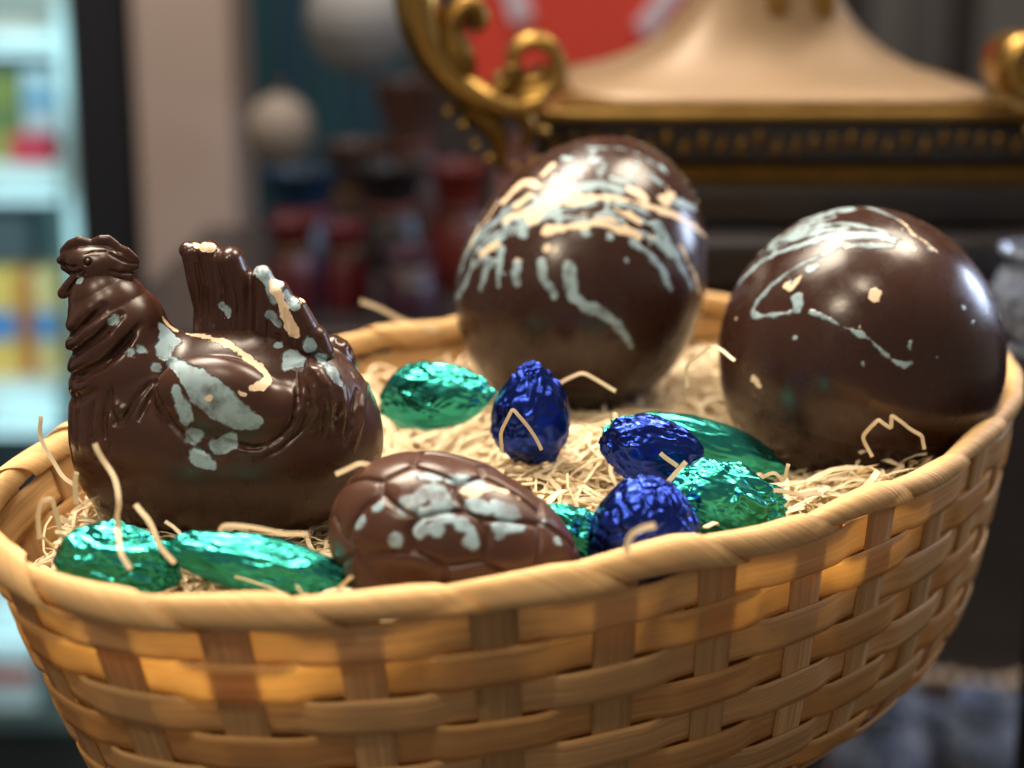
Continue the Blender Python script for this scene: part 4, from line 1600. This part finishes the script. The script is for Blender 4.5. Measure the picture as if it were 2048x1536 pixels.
bag("navy blue gift bag with red tie beside the hen's tail", 520, 340, 690, 640, 1.10, (0.004, 0.025, 0.06), (0.2, 0.01, 0.015))
bag("dark red gift bag low behind the hen's tail", 530, 440, 640, 640, 1.00, (0.10, 0.008, 0.012), (0.1, 0.06, 0.02), 0.035)
bag("dark red gift bag right of the navy one", 640, 450, 740, 640, 1.02, (0.11, 0.007, 0.014), (0.1, 0.06, 0.02), 0.03)
bag("brown gift bag in front of the blue panel's right end", 640, 285, 790, 640, 1.30, (0.060, 0.030, 0.020), (0.16, 0.08, 0.03))
bag("black gift bag behind the red ones", 700, 330, 860, 640, 1.22, (0.012, 0.010, 0.012), (0.2, 0.05, 0.04))
bag("plum coloured gift bag left of the splattered egg", 760, 500, 880, 640, 0.99, (0.045, 0.012, 0.030), (0.25, 0.2, 0.2), 0.035)
bag("brick red gift bag left below the gold scroll", 850, 330, 985, 640, 1.12, (0.12, 0.012, 0.008), (0.08, 0.03, 0.02))
bag("tall brown gift bag under the gold scroll", 740, 160, 900, 640, 1.38, (0.07, 0.030, 0.022), (0.12, 0.03, 0.02))

# red banner with pale stripes behind the column
rb_ = thing("red_banner", "bright red hanging banner with pale slanting stripes behind gold column", "banner", (PY(1210, 160, 1.7)[0], 1.7, PY(1210, 190, 1.7)[2]))
box_at("cloth", 935, -420, 1500, 190, 1.7, 0.012, mat_plain("red_cloth", (0.62, 0.045, 0.022), 0.6, 0, 0.12, 6), 0.002, rb_)
for (ua, va, ub, vb, wd) in ((1375, -60, 1285, 62, 20), (1010, -80, 1045, 40, 22), (1480, -60, 1380, 60, 10)):
    A, B = PY(ua, va, 1.693), PY(ub, vb, 1.693)
    d = nrm(B - A)
    sdv = np.cross(d, [0, 1, 0]) * wd * 0.00076
    dy = np.array([0, 0.006, 0])
    V = [A - sdv, A + sdv, B + sdv, B - sdv, A - sdv + dy, A + sdv + dy, B + sdv + dy, B - sdv + dy]
    mesh_obj("stripe", V, [[0, 1, 2, 3], [7, 6, 5, 4], [0, 4, 5, 1], [1, 5, 6, 2], [2, 6, 7, 3], [3, 7, 4, 0]], mat_plain("stripe_cloth", (0.62, 0.52, 0.58), 0.6, 0, 0.1, 6), rb_, smooth=False)

# grey panelled screen at right
sg = thing("wall_panelling", "grey wall panels with a dark gap at top right", "panelling", (PY(1900, 100, 3.55)[0], 3.55, FLOOR_Z))
for (u0, u1, c_) in ((1735, 1812, 0.075), (1816, 1895, 0.055), (1958, 2120, 0.09), (2124, 2300, 0.075)):
    box_at("panel", u0, -320, u1, 640, 3.54, 0.05, mat_plain("grey_panel%d" % u0, (c_ * 1.5, c_ * 1.45, c_ * 1.45), 0.5, 0, 0.15, 5), 0.004, sg)

# things low at the right: glass ornaments on a dark side table
st = thing("side_table", "dark low side table at right behind the basket", "table", (0.6, 1.15, FLOOR_Z))
sz = PY(1950, 1392, 1.2)[2]
bm = bmesh.new()
add_box(bm, np.array([0.28, 0.82, sz - 0.025]), np.array([1.10, 1.30, sz]), 0.004)
bm_obj("table_top", bm, mat_plain("dark_wood", (0.020, 0.014, 0.012), 0.4, 0, 0.4, 12), st)
for (x, y) in ((0.31, 0.85), (1.07, 0.85), (0.31, 1.27), (1.07, 1.27)):
    bm = bmesh.new()
    add_box(bm, np.array([x - 0.014, y - 0.014, FLOOR_Z]), np.array([x + 0.014, y + 0.014, sz - 0.025]), 0.002)
    bm_obj("leg", bm, M['black'], st)

kg = NT("clear_glass")
kg.p.inputs['Base Color'].default_value = (0.22, 0.27, 0.38, 1)
kg.p.inputs['Roughness'].default_value = 0.05
kg.p.inputs['Transmission Weight'].default_value = 0.25
kg.p.inputs['IOR'].default_value = 1.5
n_ = kg.noise(60, 2, kg.coord())
kg.link(kg.maprange(n_, 0.3, 0.7, 0.03, 0.15), kg.p.inputs['Roughness'])


def cut_vase(label, u, v0, v1, hw, y, name="cut_glass_vase"):
    """faceted glass: rings of alternating bumps"""
    c = PY(u, v1, y)
    top = PY(u, v0, y)[2]
    k = (PY(u + 100, v1, y)[0] - c[0]) / 100
    root_ = thing(name, label, "glass vase", (c[0], c[1], c[2]), "glass ornaments at the right")
    prof_ = [(0.55, 0), (0.6, 0.04), (0.4, 0.10), (0.75, 0.25), (0.98, 0.45), (1.0, 0.62), (0.85, 0.78), (0.7, 0.86), (0.88, 1.0), (0.82, 1.0), (0.66, 0.86), (0.8, 0.7), (0.9, 0.5), (0.3, 0.16)]
    nA = 36
    V = []
    for i, (r_, h_) in enumerate(prof_):
        for j in range(nA):
            q = 2 * np.pi * j / nA
            f_ = 1 + (0.07 if (j + i) % 3 == 0 else 0) * (1 if i < 9 else 0)
            V.append((c[0] + hw * k * r_ * f_ * math.cos(q), c[1] + hw * k * r_ * f_ * math.sin(q), c[2] + (top - c[2]) * h_))
    F = grid_faces(len(prof_), nA, False, True).tolist()
    F.append(list(range(nA))[::-1])
    F.append(list(range((len(prof_) - 1) * nA, len(prof_) * nA)))
    mesh_obj("vase_body", V, F, kg.m, root_, smooth=False)
    V, F = lathe_spiral_band(0, 0, 0, 0.004, 0.86 * hw * k, 0.86 * hw * k, 1.0, 0, 0.002, 30)
    V = [(c[0] + x, c[1] + z_, top + y_ - 0.001) for (x, y_, z_) in V]
    mesh_obj("vase_rim", V, F, kg.m, root_)


# shelf block that carries the tall cut-glass piece at the right edge
o = box_at("dark_box_shelf", 1985, 752, 2260, 790, 0.245, 0.085, M['black'], 0.003)
bx = thing("glass_shelf", "dark shelf at right edge carrying the cut glass vase", "shelf", (PY(2060, 790, 0.29)[0], 0.29, FLOOR_Z))
o.name = "shelf_board"
o.parent = bx
o.matrix_parent_inverse = bx.matrix_world.inverted()
a_ = PY(2060, 800, 0.29)
bm = bmesh.new()
add_box(bm, np.array([a_[0] + 0.01, 0.275, FLOOR_Z]), np.array([a_[0] + 0.035, 0.30, PY(2060, 790, 0.245)[2]]), 0.002)
bm_obj("shelf_post", bm, M['black'], bx)
vy = 0.29
zz = PY(2060, 752, 0.245)[2]


def v_for_z(u, z, y):
    d = (np.array([0, y, z]) - CAM)
    t = d @ FW
    return 768 - FPX * ((d @ UP) / t - SHIFT)


cut_vase("large cut glass vase at the right edge beside the biggest egg", 2068, 505, v_for_z(2068, zz, vy), 88, vy)
cut_vase("low cut glass bowl under the basket's right end, left one", 1745, 1395, v_for_z(1745, sz, 0.92), 90, 0.92)
cut_vase("bluish cut glass bowl at lower right corner", 1960, 1400, v_for_z(1960, sz, 0.98), 70, 0.98)  # bluish from its glass colour
cut_vase("small cut glass at lower right between bowls", 1862, 1425, v_for_z(1862, sz, 1.02), 40, 1.02)
# a string of pale beads on the table
bs = thing("bead_string", "string of pale beads lying across the lower right", "beads", (PY(1950, 1375, 1.24)[0], 1.24, sz))
bead_mat = mat_plain("pale_bead", (0.50, 0.38, 0.27), 0.25, 0, 0.15, 30)
for k in range(15):
    c = PY(1800 + k * 34, 1378, 1.22)
    bm = bmesh.new()
    bmesh.ops.create_uvsphere(bm, u_segments=16, v_segments=10, radius=0.0105)
    bmesh.ops.translate(bm, verts=bm.verts, vec=Vector((c[0], 1.22 + 0.012 * math.sin(k * 0.9), sz + 0.0105)))
    bm_obj("bead", bm, bead_mat, bs, True)
